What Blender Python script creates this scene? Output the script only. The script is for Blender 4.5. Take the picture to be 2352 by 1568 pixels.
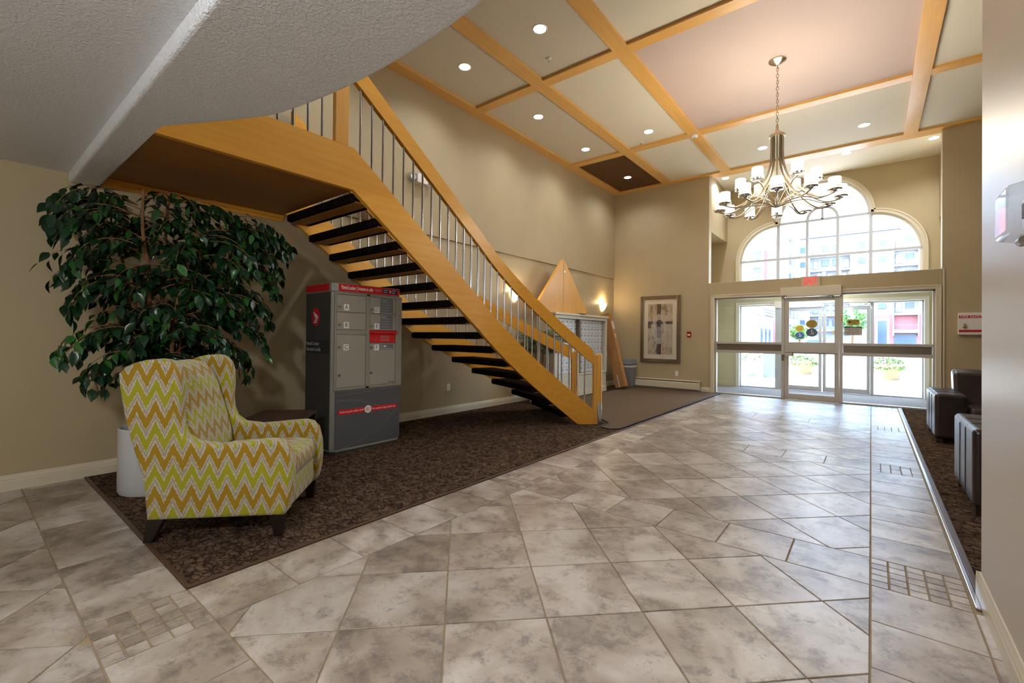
import bpy, bmesh, math, random
from mathutils import Vector, Matrix

# ------------------------------------------------------------------ scene, camera, light
scene = bpy.context.scene
COL = scene.collection
for o in list(bpy.data.objects):
    bpy.data.objects.remove(o, do_unlink=True)

YAW, PITCH, ROLL, FPX, SHIFT = 0.674566, 0.00728975, 0.00954392, 1032.11, -18.71
EYE = 1.25
_F = Vector((-math.sin(YAW) * math.cos(PITCH), math.cos(YAW) * math.cos(PITCH), math.sin(PITCH)))
_R0 = Vector((math.cos(YAW), math.sin(YAW), 0.0))
_U0 = _R0.cross(_F)
_R = _R0 * math.cos(ROLL) + _U0 * math.sin(ROLL)
_U = _U0 * math.cos(ROLL) - _R0 * math.sin(ROLL)
cam_data = bpy.data.cameras.new('camera')
cam = bpy.data.objects.new('camera', cam_data)
COL.objects.link(cam)
cam.matrix_world = Matrix(((_R.x, _U.x, -_F.x, 0.0), (_R.y, _U.y, -_F.y, 0.0), (_R.z, _U.z, -_F.z, EYE), (0, 0, 0, 1)))
cam_data.sensor_width = 36.0
cam_data.lens = FPX / 2352.0 * 36.0
cam_data.shift_y = SHIFT / 2352.0
cam_data.clip_start = 0.05
cam_data.clip_end = 500
scene.camera = cam

world = bpy.data.worlds.new('sky')
scene.world = world
world.use_nodes = True
wn = world.node_tree
wn.nodes.clear()
w_out = wn.nodes.new('ShaderNodeOutputWorld')
w_bg = wn.nodes.new('ShaderNodeBackground')
w_sky = wn.nodes.new('ShaderNodeTexSky')
w_sky.sky_type = 'NISHITA'
w_sky.sun_disc = False
w_sky.sun_elevation = math.radians(48)
w_sky.sun_rotation = math.radians(250)
w_sky.air_density = 1.0
w_sky.dust_density = 2.5
w_bg.inputs['Strength'].default_value = 2.3
wn.links.new(w_sky.outputs['Color'], w_bg.inputs['Color'])
wn.links.new(w_bg.outputs['Background'], w_out.inputs['Surface'])

sun_data = bpy.data.lights.new('sun', 'SUN')
sun_data.energy = 11.0
sun_data.angle = math.radians(0.6)
sun_data.color = (1.0, 0.96, 0.90)
sun = bpy.data.objects.new('sun', sun_data)
COL.objects.link(sun)
sun.location = (-30, -12, 40)
sun.rotation_euler = Vector((0.80, 0.12, -0.60)).to_track_quat('-Z', 'Y').to_euler()

scene.view_settings.view_transform = 'Standard'
scene.view_settings.look = 'None'
scene.view_settings.exposure = 1.0
scene.view_settings.gamma = 1.0
scene.view_settings.use_curve_mapping = False
scene.cycles.max_bounces = 6
scene.cycles.diffuse_bounces = 4
scene.cycles.glossy_bounces = 3
scene.cycles.transmission_bounces = 4
scene.cycles.transparent_max_bounces = 16
scene.cycles.caustics_reflective = False
scene.cycles.caustics_refractive = False
scene.cycles.sample_clamp_indirect = 6.0
scene.cycles.use_denoising = True

# power of the lamps, those of the place and the added globes
P_DOWNLIGHT = 27.0
P_LOWLIGHT = 68.0
P_SCONCE = 6.0
P_CHAND = 4.2

# ------------------------------------------------------------------ mesh helpers
class MB:
    def __init__(s):
        s.v, s.f, s.m = [], [], []
        s.mi = 0
    def add(s, vs, fs):
        b = len(s.v)
        s.v += [tuple(p) for p in vs]
        for f in fs:
            s.f.append([i + b for i in f]); s.m.append(s.mi)
        return s
    def box(s, x0, y0, z0, x1, y1, z1):
        x0, x1 = min(x0, x1), max(x0, x1); y0, y1 = min(y0, y1), max(y0, y1); z0, z1 = min(z0, z1), max(z0, z1)
        return s.add([(x0,y0,z0),(x1,y0,z0),(x1,y1,z0),(x0,y1,z0),(x0,y0,z1),(x1,y0,z1),(x1,y1,z1),(x0,y1,z1)],
                     [(3,2,1,0),(4,5,6,7),(0,1,5,4),(1,2,6,5),(2,3,7,6),(3,0,4,7)])
    def frame(s, o, ax, ay, az, sx, sy, sz):
        """box centred at o with axes ax, ay, az"""
        o, ax, ay, az = Vector(o), Vector(ax) * sx / 2, Vector(ay) * sy / 2, Vector(az) * sz / 2
        p = [o+a*ax+b*ay+c*az for a, b, c in ((-1,-1,-1),(1,-1,-1),(1,1,-1),(-1,1,-1),(-1,-1,1),(1,-1,1),(1,1,1),(-1,1,1))]
        return s.add(p, [(3,2,1,0),(4,5,6,7),(0,1,5,4),(1,2,6,5),(2,3,7,6),(3,0,4,7)])
    def prism(s, poly, fa, fb):
        """poly 2-D (counter-clockwise seen from the fb side); fa/fb map a 2-D point to 3-D"""
        n = len(poly)
        vs = [fa(*p) for p in poly] + [fb(*p) for p in poly]
        fs = [list(range(n))[::-1], list(range(n, 2 * n))]
        fs += [(i, (i + 1) % n, n + (i + 1) % n, n + i) for i in range(n)]
        return s.add(vs, fs)
    def px(s, poly, x0, x1): return s.prism(poly, lambda a, b: (x0, a, b), lambda a, b: (x1, a, b))
    def py(s, poly, y0, y1): return s.prism(poly[::-1], lambda a, b: (a, y0, b), lambda a, b: (a, y1, b))
    def pz(s, poly, z0, z1): return s.prism(poly, lambda a, b: (a, b, z0), lambda a, b: (a, b, z1))
    def cyl(s, p0, p1, r0, r1=None, n=12, caps=True):
        r1 = r0 if r1 is None else r1
        p0, p1 = Vector(p0), Vector(p1)
        d = (p1 - p0).normalized()
        a = d.orthogonal().normalized(); b = d.cross(a)
        vs = []
        for p, r in ((p0, r0), (p1, r1)):
            for i in range(n):
                t = 2 * math.pi * i / n
                vs.append(p + (a * math.cos(t) + b * math.sin(t)) * r)
        fs = [(i, (i+1) % n, n+(i+1) % n, n+i) for i in range(n)]
        if caps: fs += [list(range(n))[::-1], list(range(n, 2*n))]
        return s.add(vs, fs)
    def tube(s, pts, r, n=8, caps=True, closed=False):
        pts = [Vector(p) for p in pts]; m = len(pts)
        rr = r if isinstance(r, (list, tuple)) else [r] * m
        vs = []; ref = None
        for i, p in enumerate(pts):
            if closed: d = pts[(i+1) % m] - pts[i-1]
            else: d = pts[min(i+1, m-1)] - pts[max(i-1, 0)]
            d.normalize()
            if ref is None: ref = d.orthogonal().normalized()
            ref = (ref - d * ref.dot(d))
            if ref.length < 1e-6: ref = d.orthogonal()
            ref.normalize(); q = d.cross(ref)
            for k in range(n):
                t = 2 * math.pi * k / n
                vs.append(p + (ref * math.cos(t) + q * math.sin(t)) * rr[i])
        fs = []
        for i in range(m if closed else m - 1):
            a, b = i * n, ((i + 1) % m) * n
            fs += [(a+k, a+(k+1) % n, b+(k+1) % n, b+k) for k in range(n)]
        if caps and not closed: fs += [list(range(n))[::-1], [(m-1)*n+k for k in range(n)]]
        return s.add(vs, fs)
    def sweep(s, frames):
        """frames: list of equal-length closed section loops (3-D)"""
        n = len(frames[0]); vs = [p for fr in frames for p in fr]; fs = []
        for i in range(len(frames) - 1):
            a, b = i*n, (i+1)*n
            fs += [(a+k, a+(k+1) % n, b+(k+1) % n, b+k) for k in range(n)]
        fs += [list(range(n))[::-1], [(len(frames)-1)*n+k for k in range(n)]]
        return s.add(vs, fs)
    def lathe(s, prof, c=(0, 0, 0), n=24):
        vs, fs = [], []
        for r, z in prof:
            for k in range(n):
                t = 2 * math.pi * k / n
                vs.append((c[0] + r * math.cos(t), c[1] + r * math.sin(t), c[2] + z))
        for i in range(len(prof) - 1):
            a, b = i*n, (i+1)*n
            fs += [(a+k, a+(k+1) % n, b+(k+1) % n, b+k) for k in range(n)]
        fs += [list(range(n))[::-1], [(len(prof)-1)*n+k for k in range(n)]]
        return s.add(vs, fs)
    def mesh(s, name, mats, smooth=False):
        me = bpy.data.meshes.new(name)
        me.from_pydata(s.v, [], s.f)
        mats = mats if isinstance(mats, (list, tuple)) else [mats]
        for m in mats: me.materials.append(M[m] if isinstance(m, str) else m)
        if len(mats) > 1: me.polygons.foreach_set('material_index', s.m)
        bm = bmesh.new(); bm.from_mesh(me)
        bmesh.ops.recalc_face_normals(bm, faces=bm.faces)
        bm.to_mesh(me); bm.free()
        if smooth:
            me.polygons.foreach_set('use_smooth', [True] * len(me.polygons))
            try: me.set_sharp_from_angle(angle=math.radians(smooth if smooth > 1 else 40))
            except Exception: pass
        me.update()
        return me
    def build(s, name, mats, parent=None, smooth=False, bevel=0.0, seg=2, loc=None):
        me = s.mesh(name, mats, smooth)
        return link(name, me, parent, loc, bevel, seg)

def link(name, me, parent=None, loc=None, bevel=0.0, seg=2):
    o = bpy.data.objects.new(name, me)
    COL.objects.link(o)
    if parent is not None: o.parent = parent
    if loc is not None: o.location = loc
    if bevel:
        md = o.modifiers.new('bevel', 'BEVEL'); md.width = bevel; md.segments = seg
        md.limit_method = 'ANGLE'; md.angle_limit = math.radians(35); md.harden_normals = False
    return o

def tag(o, label=None, cat=None, group=None, kind=None):
    if label: o['label'] = label
    if cat: o['category'] = cat
    if group: o['group'] = group
    if kind: o['kind'] = kind
    return o

def thing(name, label, cat, loc=(0, 0, 0), rz=0.0, group=None):
    o = bpy.data.objects.new(name, None)
    COL.objects.link(o)
    o.empty_display_size = 0.1
    o.location = loc; o.rotation_euler = (0, 0, rz)
    return tag(o, label, cat, group)

def struct(name, loc=(0, 0, 0)):
    o = bpy.data.objects.new(name, None); COL.objects.link(o); o.location = loc; o['kind'] = 'structure'
    return o

def copy_tree(o, parent=None):
    c = o.copy(); COL.objects.link(c)
    if parent is not None: c.parent = parent
    for ch in list(o.children): copy_tree(ch, c)
    return c

def text_mesh(body, size, extrude=0.0006, align='LEFT', weight=0.0, width=None):
    cu = bpy.data.curves.new('lettering', 'FONT')
    cu.body = body; cu.size = size; cu.extrude = extrude; cu.align_x = align; cu.align_y = 'CENTER'
    cu.offset = weight; cu.resolution_u = 3; cu.space_line = 1.0
    o = bpy.data.objects.new('lettering', cu); COL.objects.link(o)
    dg = bpy.context.evaluated_depsgraph_get(); dg.update()
    me = bpy.data.meshes.new_from_object(o.evaluated_get(dg))
    bpy.data.objects.remove(o, do_unlink=True); bpy.data.curves.remove(cu)
    if width and len(me.vertices):
        xs = [v.co.x for v in me.vertices]; w = max(xs) - min(xs)
        k = width / w if w else 1
        for v in me.vertices: v.co.x *= k
    return me

def lettering(body, size, mat, parent, origin, right, up, name='lettering', align='LEFT', weight=0.0, width=None):
    """flat lettering standing on a surface; right and up are unit vectors in the parent's frame"""
    me = text_mesh(body, size, 0.0006, align, weight, width)
    me.materials.clear(); me.materials.append(M[mat])
    r, u = Vector(right), Vector(up); n = r.cross(u)
    o = bpy.data.objects.new(name, me); COL.objects.link(o)
    if parent is not None: o.parent = parent
    o.matrix_local = Matrix(((r.x, u.x, n.x, origin[0]), (r.y, u.y, n.y, origin[1]), (r.z, u.z, n.z, origin[2]), (0, 0, 0, 1)))
    return o

def lamp(name, kind, loc, power, color, parent=None, size=0.05, spot=None, blend=0.6, direction=None):
    d = bpy.data.lights.new(name, kind); d.energy = power; d.color = color
    if kind in ('POINT', 'SPOT'): d.shadow_soft_size = size
    if kind == 'SPOT': d.spot_size = math.radians(spot); d.spot_blend = blend
    o = bpy.data.objects.new(name, d); COL.objects.link(o)
    if parent is not None: o.parent = parent
    o.location = loc
    if direction is not None: o.rotation_euler = Vector(direction).to_track_quat('-Z', 'Y').to_euler()
    return o

def arc(cx, cy, r, a0, a1, n, ry=None):
    ry = r if ry is None else ry
    return [(cx + r * math.cos(math.radians(a0 + (a1 - a0) * i / n)), cy + ry * math.sin(math.radians(a0 + (a1 - a0) * i / n))) for i in range(n + 1)]

def catmull(pts, k=6):
    out = []
    P = [Vector(p) for p in pts]
    for i in range(len(P) - 1):
        a, b, c, d = P[max(i-1, 0)], P[i], P[i+1], P[min(i+2, len(P)-1)]
        for j in range(k):
            t = j / k
            out.append(0.5 * ((2*b) + (c-a)*t + (2*a-5*b+4*c-d)*t*t + (3*b-a-3*c+d)*t**3))
    out.append(P[-1])
    return out
# ------------------------------------------------------------------ procedural materials
M = {}
def nodes_of(name):
    m = bpy.data.materials.new(name); m.use_nodes = True
    nt = m.node_tree; b = nt.nodes['Principled BSDF']
    M[name] = m
    return m, nt, b
def col(c): return (c[0], c[1], c[2], 1.0)
def srgb(r, g, b):
    f = lambda c: c / 12.92 if c <= 0.04045 else ((c + 0.055) / 1.055) ** 2.4
    return (f(r / 255), f(g / 255), f(b / 255))
def N(nt, t, **kw):
    n = nt.nodes.new(t)
    for k, v in kw.items():
        if k.startswith('i_'):
            key = k[2:].replace('_', ' ')
            n.inputs[int(key) if key.isdigit() else key].default_value = v
        else: setattr(n, k, v)
    return n
def L(nt, a, b): nt.links.new(a, b)
def math_n(nt, op, a, b=None):
    n = nt.nodes.new('ShaderNodeMath'); n.operation = op
    for i, x in enumerate((a, b)):
        if x is None: continue
        if isinstance(x, (int, float)): n.inputs[i].default_value = x
        else: nt.links.new(x, n.inputs[i])
    return n.outputs[0]
def ramp(nt, fac, stops, interp='LINEAR'):
    r = nt.nodes.new('ShaderNodeValToRGB'); r.color_ramp.interpolation = interp
    e = r.color_ramp.elements
    while len(e) < len(stops): e.new(0.5)
    for el, (p, c) in zip(e, stops): el.position = p; el.color = col(c) if len(c) == 3 else c
    L(nt, fac, r.inputs[0])
    return r.outputs[0]
def mix(nt, fac, a, b, mode='MIX'):
    n = nt.nodes.new('ShaderNodeMix'); n.data_type = 'RGBA'; n.blend_type = mode
    for s_, x in ((0, fac), (6, a), (7, b)):
        if isinstance(x, (int, float)): n.inputs[s_].default_value = x
        elif isinstance(x, tuple): n.inputs[s_].default_value = col(x)
        else: L(nt, x, n.inputs[s_])
    return n.outputs[2]
def bump(nt, b, h, strength=0.3, dist=0.01):
    n = nt.nodes.new('ShaderNodeBump'); n.inputs['Strength'].default_value = strength; n.inputs['Distance'].default_value = dist
    L(nt, h, n.inputs['Height']); L(nt, n.outputs[0], b.inputs['Normal'])
def coords(nt, kind='Object', scale=(1, 1, 1), rot=(0, 0, 0)):
    mp = nt.nodes.new('ShaderNodeMapping')
    if kind == 'World':
        g = nt.nodes.new('ShaderNodeNewGeometry'); L(nt, g.outputs['Position'], mp.inputs[0])
    else:
        t = nt.nodes.new('ShaderNodeTexCoord'); L(nt, t.outputs[kind], mp.inputs[0])
    mp.inputs['Scale'].default_value = scale; mp.inputs['Rotation'].default_value = rot
    return mp.outputs[0]
def noise(nt, vec, scale, detail=3, rough=0.55, dist=0.0):
    n = nt.nodes.new('ShaderNodeTexNoise'); n.inputs['Scale'].default_value = scale; n.inputs['Detail'].default_value = detail
    n.inputs['Roughness'].default_value = rough; n.inputs['Distortion'].default_value = dist
    L(nt, vec, n.inputs['Vector']); return n.outputs['Fac']

def plain(name, c, rough=0.5, metal=0.0, spec=0.5, coat=0.0, var=0.06, vscale=6.0, bmp=0.0, bscale=200.0):
    m, nt, b = nodes_of(name)
    v = coords(nt, 'World') if (var > 0.03 or bmp) else None
    if var > 0.03:
        f = noise(nt, v, vscale, 2)
        c1 = tuple(x * (1 - var) for x in c); c2 = tuple(min(1, x * (1 + var)) for x in c)
        L(nt, ramp(nt, f, [(0.3, c1), (0.7, c2)]), b.inputs['Base Color'])
    else: b.inputs['Base Color'].default_value = col(c)
    b.inputs['Roughness'].default_value = rough; b.inputs['Metallic'].default_value = metal
    b.inputs['Specular IOR Level'].default_value = spec; b.inputs['Coat Weight'].default_value = coat
    if bmp: bump(nt, b, noise(nt, v, bscale, 2), bmp, 0.002)
    return m

def emissive(name, c, strength, base=(0.9, 0.9, 0.9)):
    m, nt, b = nodes_of(name)
    b.inputs['Base Color'].default_value = col(base); b.inputs['Roughness'].default_value = 0.4
    b.inputs['Emission Color'].default_value = col(c); b.inputs['Emission Strength'].default_value = strength
    m.cycles.emission_sampling = 'NONE'      # the bulb lamps inside do the lighting
    return m

def wood(name, dark, light, rough=0.35, axis=2, scale=1.0, coat=0.25, spec=0.5):
    m, nt, b = nodes_of(name)
    s = [14.0, 14.0, 14.0]; s[axis] = 0.9
    v = coords(nt, 'World', tuple(x * scale for x in s))
    f = noise(nt, v, 1.6, 3, 0.6, 0.4)
    v2 = coords(nt, 'World', tuple(x * scale * 6 for x in s))
    g = noise(nt, v2, 2.0, 1, 0.5)
    c = ramp(nt, f, [(0.30, dark), (0.52, tuple((a + b_) / 2 for a, b_ in zip(dark, light))), (0.72, light)])
    c = mix(nt, math_n(nt, 'MULTIPLY', g, 0.18), c, tuple(x * 0.7 for x in dark))
    L(nt, c, b.inputs['Base Color'])
    b.inputs['Roughness'].default_value = rough; b.inputs['Coat Weight'].default_value = coat
    b.inputs['Coat Roughness'].default_value = 0.2; b.inputs['Specular IOR Level'].default_value = spec
    return m

def glass_thin(name, tint=(1, 1, 1), refl=0.10, rough=0.0):
    m, nt, b = nodes_of(name)
    nt.nodes.remove(b)
    out = [n for n in nt.nodes if n.type == 'OUTPUT_MATERIAL'][0]
    t = N(nt, 'ShaderNodeBsdfTransparent'); t.inputs[0].default_value = col(tint)
    g = N(nt, 'ShaderNodeBsdfGlossy'); g.inputs['Roughness'].default_value = rough
    lw = N(nt, 'ShaderNodeLayerWeight'); lw.inputs[0].default_value = 0.5     # Facing is the same from both sides of the pane
    f5 = math_n(nt, 'POWER', lw.outputs['Facing'], 5.0)
    fac = math_n(nt, 'MULTIPLY_ADD', f5, 0.55); fac.node.inputs[2].default_value = refl
    fac = math_n(nt, 'MINIMUM', fac, 0.9)
    mx = N(nt, 'ShaderNodeMixShader')
    L(nt, fac, mx.inputs[0]); L(nt, t.outputs[0], mx.inputs[1]); L(nt, g.outputs[0], mx.inputs[2]); L(nt, mx.outputs[0], out.inputs[0])
    return m

WALL = srgb(182, 165, 131)
plain('wall_paint', WALL, 0.55, spec=0.3, var=0.035, vscale=1.5)
plain('wall_satin', srgb(186, 170, 146), 0.36, spec=0.45, var=0.03, vscale=1.5, bmp=0.22, bscale=55)
plain('trim_paint', srgb(214, 203, 178), 0.35, var=0.02)
plain('vestibule_paint', srgb(206, 198, 170), 0.6, var=0.02)
plain('panel_beige', srgb(226, 218, 198), 0.6, spec=0.25, var=0.02, vscale=1.0)
plain('panel_taupe', srgb(212, 203, 186), 0.6, spec=0.25, var=0.02, vscale=1.0)
plain('panel_mauve', srgb(196, 176, 166), 0.55, spec=0.25, var=0.03, vscale=1.0)
plain('panel_brown', srgb(92, 62, 36), 0.6, spec=0.25, var=0.05, vscale=1.0)
wood('maple_y', srgb(224, 170, 88), srgb(234, 184, 104), axis=1)
wood('maple_x', srgb(224, 170, 88), srgb(234, 184, 104), axis=0)
wood('maple_z', srgb(222, 160, 66), srgb(232, 174, 82), axis=2, rough=0.45, coat=0.08)
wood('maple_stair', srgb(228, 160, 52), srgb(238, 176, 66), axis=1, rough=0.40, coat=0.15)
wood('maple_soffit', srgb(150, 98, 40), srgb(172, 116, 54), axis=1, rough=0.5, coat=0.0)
wood('dark_walnut', srgb(44, 24, 14), srgb(66, 38, 22), axis=0, rough=0.45, coat=0.05)
plain('steel', (0.62, 0.62, 0.64), 0.22, 1.0, var=0.02)
plain('chrome', (0.78, 0.77, 0.75), 0.10, 1.0, var=0.01)
plain('nickel', srgb(196, 184, 160), 0.30, 1.0, var=0.03)
plain('alu_frame', srgb(196, 190, 180), 0.42, 0.35, var=0.02)
plain('alu_dark', srgb(128, 118, 104), 0.35, 0.6, var=0.03)
plain('white_paint', srgb(232, 228, 220), 0.45, var=0.02)
plain('white_plastic', srgb(236, 232, 224), 0.35, var=0.01)
plain('grey_plastic', srgb(128, 132, 136), 0.45, var=0.03)
plain('black_rubber', srgb(34, 34, 38), 0.6, var=0.05)
plain('brown_vinyl', srgb(78, 54, 38), 0.45, var=0.05)
plain('dark_wood_leg', srgb(30, 20, 14), 0.35, var=0.05)
plain('mullion', srgb(196, 198, 204), 0.5, var=0.02)
plain('grout', srgb(158, 138, 110), 0.9, var=0.12, vscale=18)
plain('soil', srgb(50, 38, 28), 0.95, var=0.2, vscale=40)
plain('locker_grey', srgb(150, 148, 138), 0.42, 0.15, var=0.02)
plain('locker_door', srgb(160, 157, 146), 0.45, 0.1, var=0.02)
plain('locker_dark', srgb(86, 88, 92), 0.45, 0.1, var=0.05, vscale=2)
plain('locker_side', srgb(66, 67, 68), 0.45, 0.1, var=0.05, vscale=2)
plain('decal_grey', srgb(106, 108, 114), 0.5, var=0.03)
plain('decal_swoosh', srgb(98, 100, 104), 0.45, var=0.02)
plain('decal_dark', srgb(48, 49, 52), 0.5, var=0.03)
plain('decal_navy', srgb(28, 30, 66), 0.5, var=0.02)
plain('post_red', srgb(206, 20, 26), 0.4, var=0.02)
plain('ink_black', (0.012, 0.012, 0.012), 0.6, var=0.0)
plain('ink_white', (0.85, 0.85, 0.84), 0.6, var=0.0)
plain('ink_grey', (0.45, 0.45, 0.46), 0.6, var=0.0)
plain('sign_red', srgb(190, 24, 34), 0.4, var=0.02)
plain('alarm_red', srgb(158, 14, 22), 0.35, var=0.02)
plain('brass', srgb(190, 150, 70), 0.3, 1.0, var=0.03)
plain('sticker_gold', srgb(206, 172, 66), 0.4, var=0.06, vscale=60)
plain('sticker_blue', srgb(60, 94, 150), 0.4, var=0.06, vscale=60)
plain('sticker_grey', srgb(84, 104, 122), 0.4, var=0.06, vscale=60)
plain('notice_paper', srgb(206, 196, 186), 0.6, var=0.02)
plain('exit_face', srgb(196, 176, 140), 0.4, var=0.01)
plain('cardboard', srgb(176, 128, 78), 0.75, var=0.06, vscale=9)
plain('mail_white', srgb(206, 208, 214), 0.38, 0.25, var=0.01)
plain('mail_frame', srgb(206, 200, 182), 0.4, 0.15, var=0.02)
plain('pot_white', srgb(208, 210, 212), 0.35, var=0.03)
plain('mat_board', srgb(226, 216, 194), 0.7, var=0.02)
plain('picture_frame_metal', srgb(150, 138, 120), 0.25, 0.9, var=0.06, vscale=20)
plain('concrete', srgb(176, 171, 162), 0.85, var=0.06, vscale=3)
plain('asphalt', srgb(120, 122, 126), 0.9, var=0.06, vscale=2)
plain('paving', srgb(186, 183, 177), 0.9, var=0.05, vscale=2)
plain('facade_white', srgb(166, 168, 171), 0.8, var=0.02, vscale=0.2)
plain('facade_grey', srgb(140, 144, 152), 0.8, var=0.02, vscale=0.2)
plain('facade_red', srgb(166, 104, 108), 0.8, var=0.04, vscale=0.3)
plain('facade_stone', srgb(150, 134, 120), 0.9, var=0.12, vscale=1.4)
plain('window_far', srgb(60, 84, 112), 0.15, var=0.15, vscale=0.6)
plain('railing_far', srgb(90, 94, 104), 0.5, var=0.02)
plain('soffit_white', srgb(232, 232, 230), 0.7, var=0.01)
plain('wicker', srgb(140, 122, 92), 0.8, var=0.2, vscale=30, bmp=0.4, bscale=60)
plain('petal', srgb(240, 232, 236), 0.6, var=0.05, vscale=20)
plain('petal_purple', srgb(84, 60, 104), 0.6, var=0.1, vscale=20)
plain('flower_leaf', srgb(66, 108, 34), 0.6, var=0.25, vscale=12)
plain('tree_leaf_far', srgb(110, 150, 84), 0.7, var=0.25, vscale=1.5)
plain('bark', srgb(128, 92, 58), 0.85, var=0.25, vscale=22, bmp=0.5, bscale=60)
plain('bench_dark', srgb(96, 114, 122), 0.6, var=0.05)
plain('car_paint', srgb(220, 222, 226), 0.2, 0.2, var=0.01)
plain('downlight_trim', srgb(226, 224, 220), 0.3, 0.2, var=0.01)
emissive('globe_glow', (1.0, 0.93, 0.84), 3.0)
emissive('downlight_glow', (0.92, 0.95, 1.0), 9.0)
emissive('shade_glow', (1.0, 0.90, 0.76), 2.4, (0.9, 0.88, 0.8))
emissive('sconce_glow', (1.0, 0.80, 0.46), 2.6, (0.9, 0.85, 0.7))
emissive('exit_red', (1.0, 0.02, 0.04), 0.6, (0.8, 0.02, 0.03))
glass_thin('glass', (0.97, 0.985, 0.98), 0.03)
glass_thin('picture_glass', (1, 1, 1), 0.05)
glass_thin('clear_plastic', (0.93, 0.95, 0.97), 0.14, 0.05)

def mat_ceiling_stipple():
    m, nt, b = nodes_of('stipple')
    v = coords(nt, 'World')
    n1 = noise(nt, v, 62, 4, 0.6)
    n2 = noise(nt, v, 1.2, 2)
    h = ramp(nt, n1, [(0.44, (0, 0, 0)), (0.60, (1, 1, 1))])
    base = mix(nt, n2, srgb(234, 235, 238), srgb(242, 243, 246))
    L(nt, mix(nt, math_n(nt, 'MULTIPLY', h, 0.35), base, srgb(246, 247, 250)), b.inputs['Base Color'])
    b.inputs['Roughness'].default_value = 0.55
    b.inputs['Specular IOR Level'].default_value = 0.35
    bump(nt, b, h, 0.75, 0.006)
mat_ceiling_stipple()

def mat_tile(name, var_obj=True):
    m, nt, b = nodes_of(name)
    g = nt.nodes.new('ShaderNodeNewGeometry')
    oi = nt.nodes.new('ShaderNodeObjectInfo')
    add = nt.nodes.new('ShaderNodeVectorMath'); add.operation = 'MULTIPLY_ADD'
    L(nt, oi.outputs['Random'], add.inputs[0]); add.inputs[1].default_value = (37.0, 53.0, 19.0)
    L(nt, g.outputs['Position'], add.inputs[2])
    v = add.outputs[0]
    n1 = noise(nt, v, 2.2, 3, 0.6, 0.4)
    n2 = noise(nt, v, 9.0, 8, 0.80, 0.2)
    n3 = noise(nt, v, 16.0, 5, 0.75, 0.2)
    c = ramp(nt, n1, [(0.32, srgb(144, 129, 115)), (0.48, srgb(168, 154, 139)), (0.62, srgb(200, 191, 180))])
    blotch = ramp(nt, math_n(nt, 'ADD', n2, math_n(nt, 'MULTIPLY', n1, 0.45)), [(0.58, (1, 1, 1)), (0.66, (0.5, 0.5, 0.5)), (0.725, (0, 0, 0))])
    c = mix(nt, math_n(nt, 'MULTIPLY', blotch, 0.80), c, srgb(108, 97, 90))
    warm = ramp(nt, n3, [(0.50, (0, 0, 0)), (0.66, (1, 1, 1))])
    c = mix(nt, math_n(nt, 'MULTIPLY', warm, 0.45), c, srgb(168, 149, 126))
    pit = ramp(nt, n3, [(0.32, (1, 1, 1)), (0.40, (0, 0, 0))])
    c = mix(nt, math_n(nt, 'MULTIPLY', pit, 0.55), c, srgb(112, 98, 90))
    br = math_n(nt, 'MULTIPLY_ADD', oi.outputs['Random'], 0.16); br.node.inputs[2].default_value = 0.90
    hsv = nt.nodes.new('ShaderNodeHueSaturation'); L(nt, br, hsv.inputs['Value']); L(nt, c, hsv.inputs['Color'])
    L(nt, hsv.outputs[0], b.inputs['Base Color'])
    L(nt, ramp(nt, n2, [(0.3, (0.40,) * 3), (0.7, (0.27,) * 3)]), b.inputs['Roughness'])
    b.inputs['Specular IOR Level'].default_value = 0.8
    bump(nt, b, n2, 0.20, 0.004)
mat_tile('tile')

def mat_carpet(name, c_dark, c_mid, c_light, scale=1.0):
    m, nt, b = nodes_of(name)
    v = coords(nt, 'World')
    d = nt.nodes.new('ShaderNodeTexNoise'); d.inputs['Scale'].default_value = 9 * scale; L(nt, v, d.inputs['Vector'])
    vm = nt.nodes.new('ShaderNodeVectorMath'); vm.operation = 'MULTIPLY_ADD'
    L(nt, d.outputs['Color'], vm.inputs[0]); vm.inputs[1].default_value = (0.12, 0.12, 0.0); L(nt, v, vm.inputs[2])
    vo = nt.nodes.new('ShaderNodeTexVoronoi'); vo.feature = 'DISTANCE_TO_EDGE'; vo.inputs['Scale'].default_value = 17 * scale
    mp = nt.nodes.new('ShaderNodeMapping'); mp.inputs['Scale'].default_value = (1.0, 1.7, 1.0); mp.inputs['Rotation'].default_value = (0, 0, 0.6)
    L(nt, vm.outputs[0], mp.inputs[0]); L(nt, mp.outputs[0], vo.inputs['Vector'])
    e = ramp(nt, vo.outputs['Distance'], [(0.0, (0, 0, 0)), (0.14, (1, 1, 1))])
    n = noise(nt, v, 11 * scale, 3, 0.6, 0.6)
    c = mix(nt, ramp(nt, n, [(0.40, (0, 0, 0)), (0.62, (1, 1, 1))]), c_mid, c_light)
    c = mix(nt, e, c_dark, c)
    f = noise(nt, v, 420, 2, 0.7)
    c = mix(nt, math_n(nt, 'MULTIPLY', f, 0.45), c, c_dark)
    L(nt, c, b.inputs['Base Color'])
    b.inputs['Roughness'].default_value = 1.0; b.inputs['Specular IOR Level'].default_value = 0.0
    bump(nt, b, f, 0.6, 0.006)
mat_carpet('carpet', srgb(40, 31, 27), srgb(90, 71, 58), srgb(126, 103, 82), 1.05)
mat_carpet('carpet_stair', srgb(16, 12, 12), srgb(34, 26, 24), srgb(50, 40, 34), 1.4)
plain('mat_walkoff', srgb(104, 86, 68), 0.95, spec=0.1, var=0.12, vscale=90, bmp=0.6, bscale=400)
plain('mat_vestibule', srgb(140, 132, 128), 0.95, spec=0.1, var=0.12, vscale=90, bmp=0.5, bscale=300)

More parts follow.
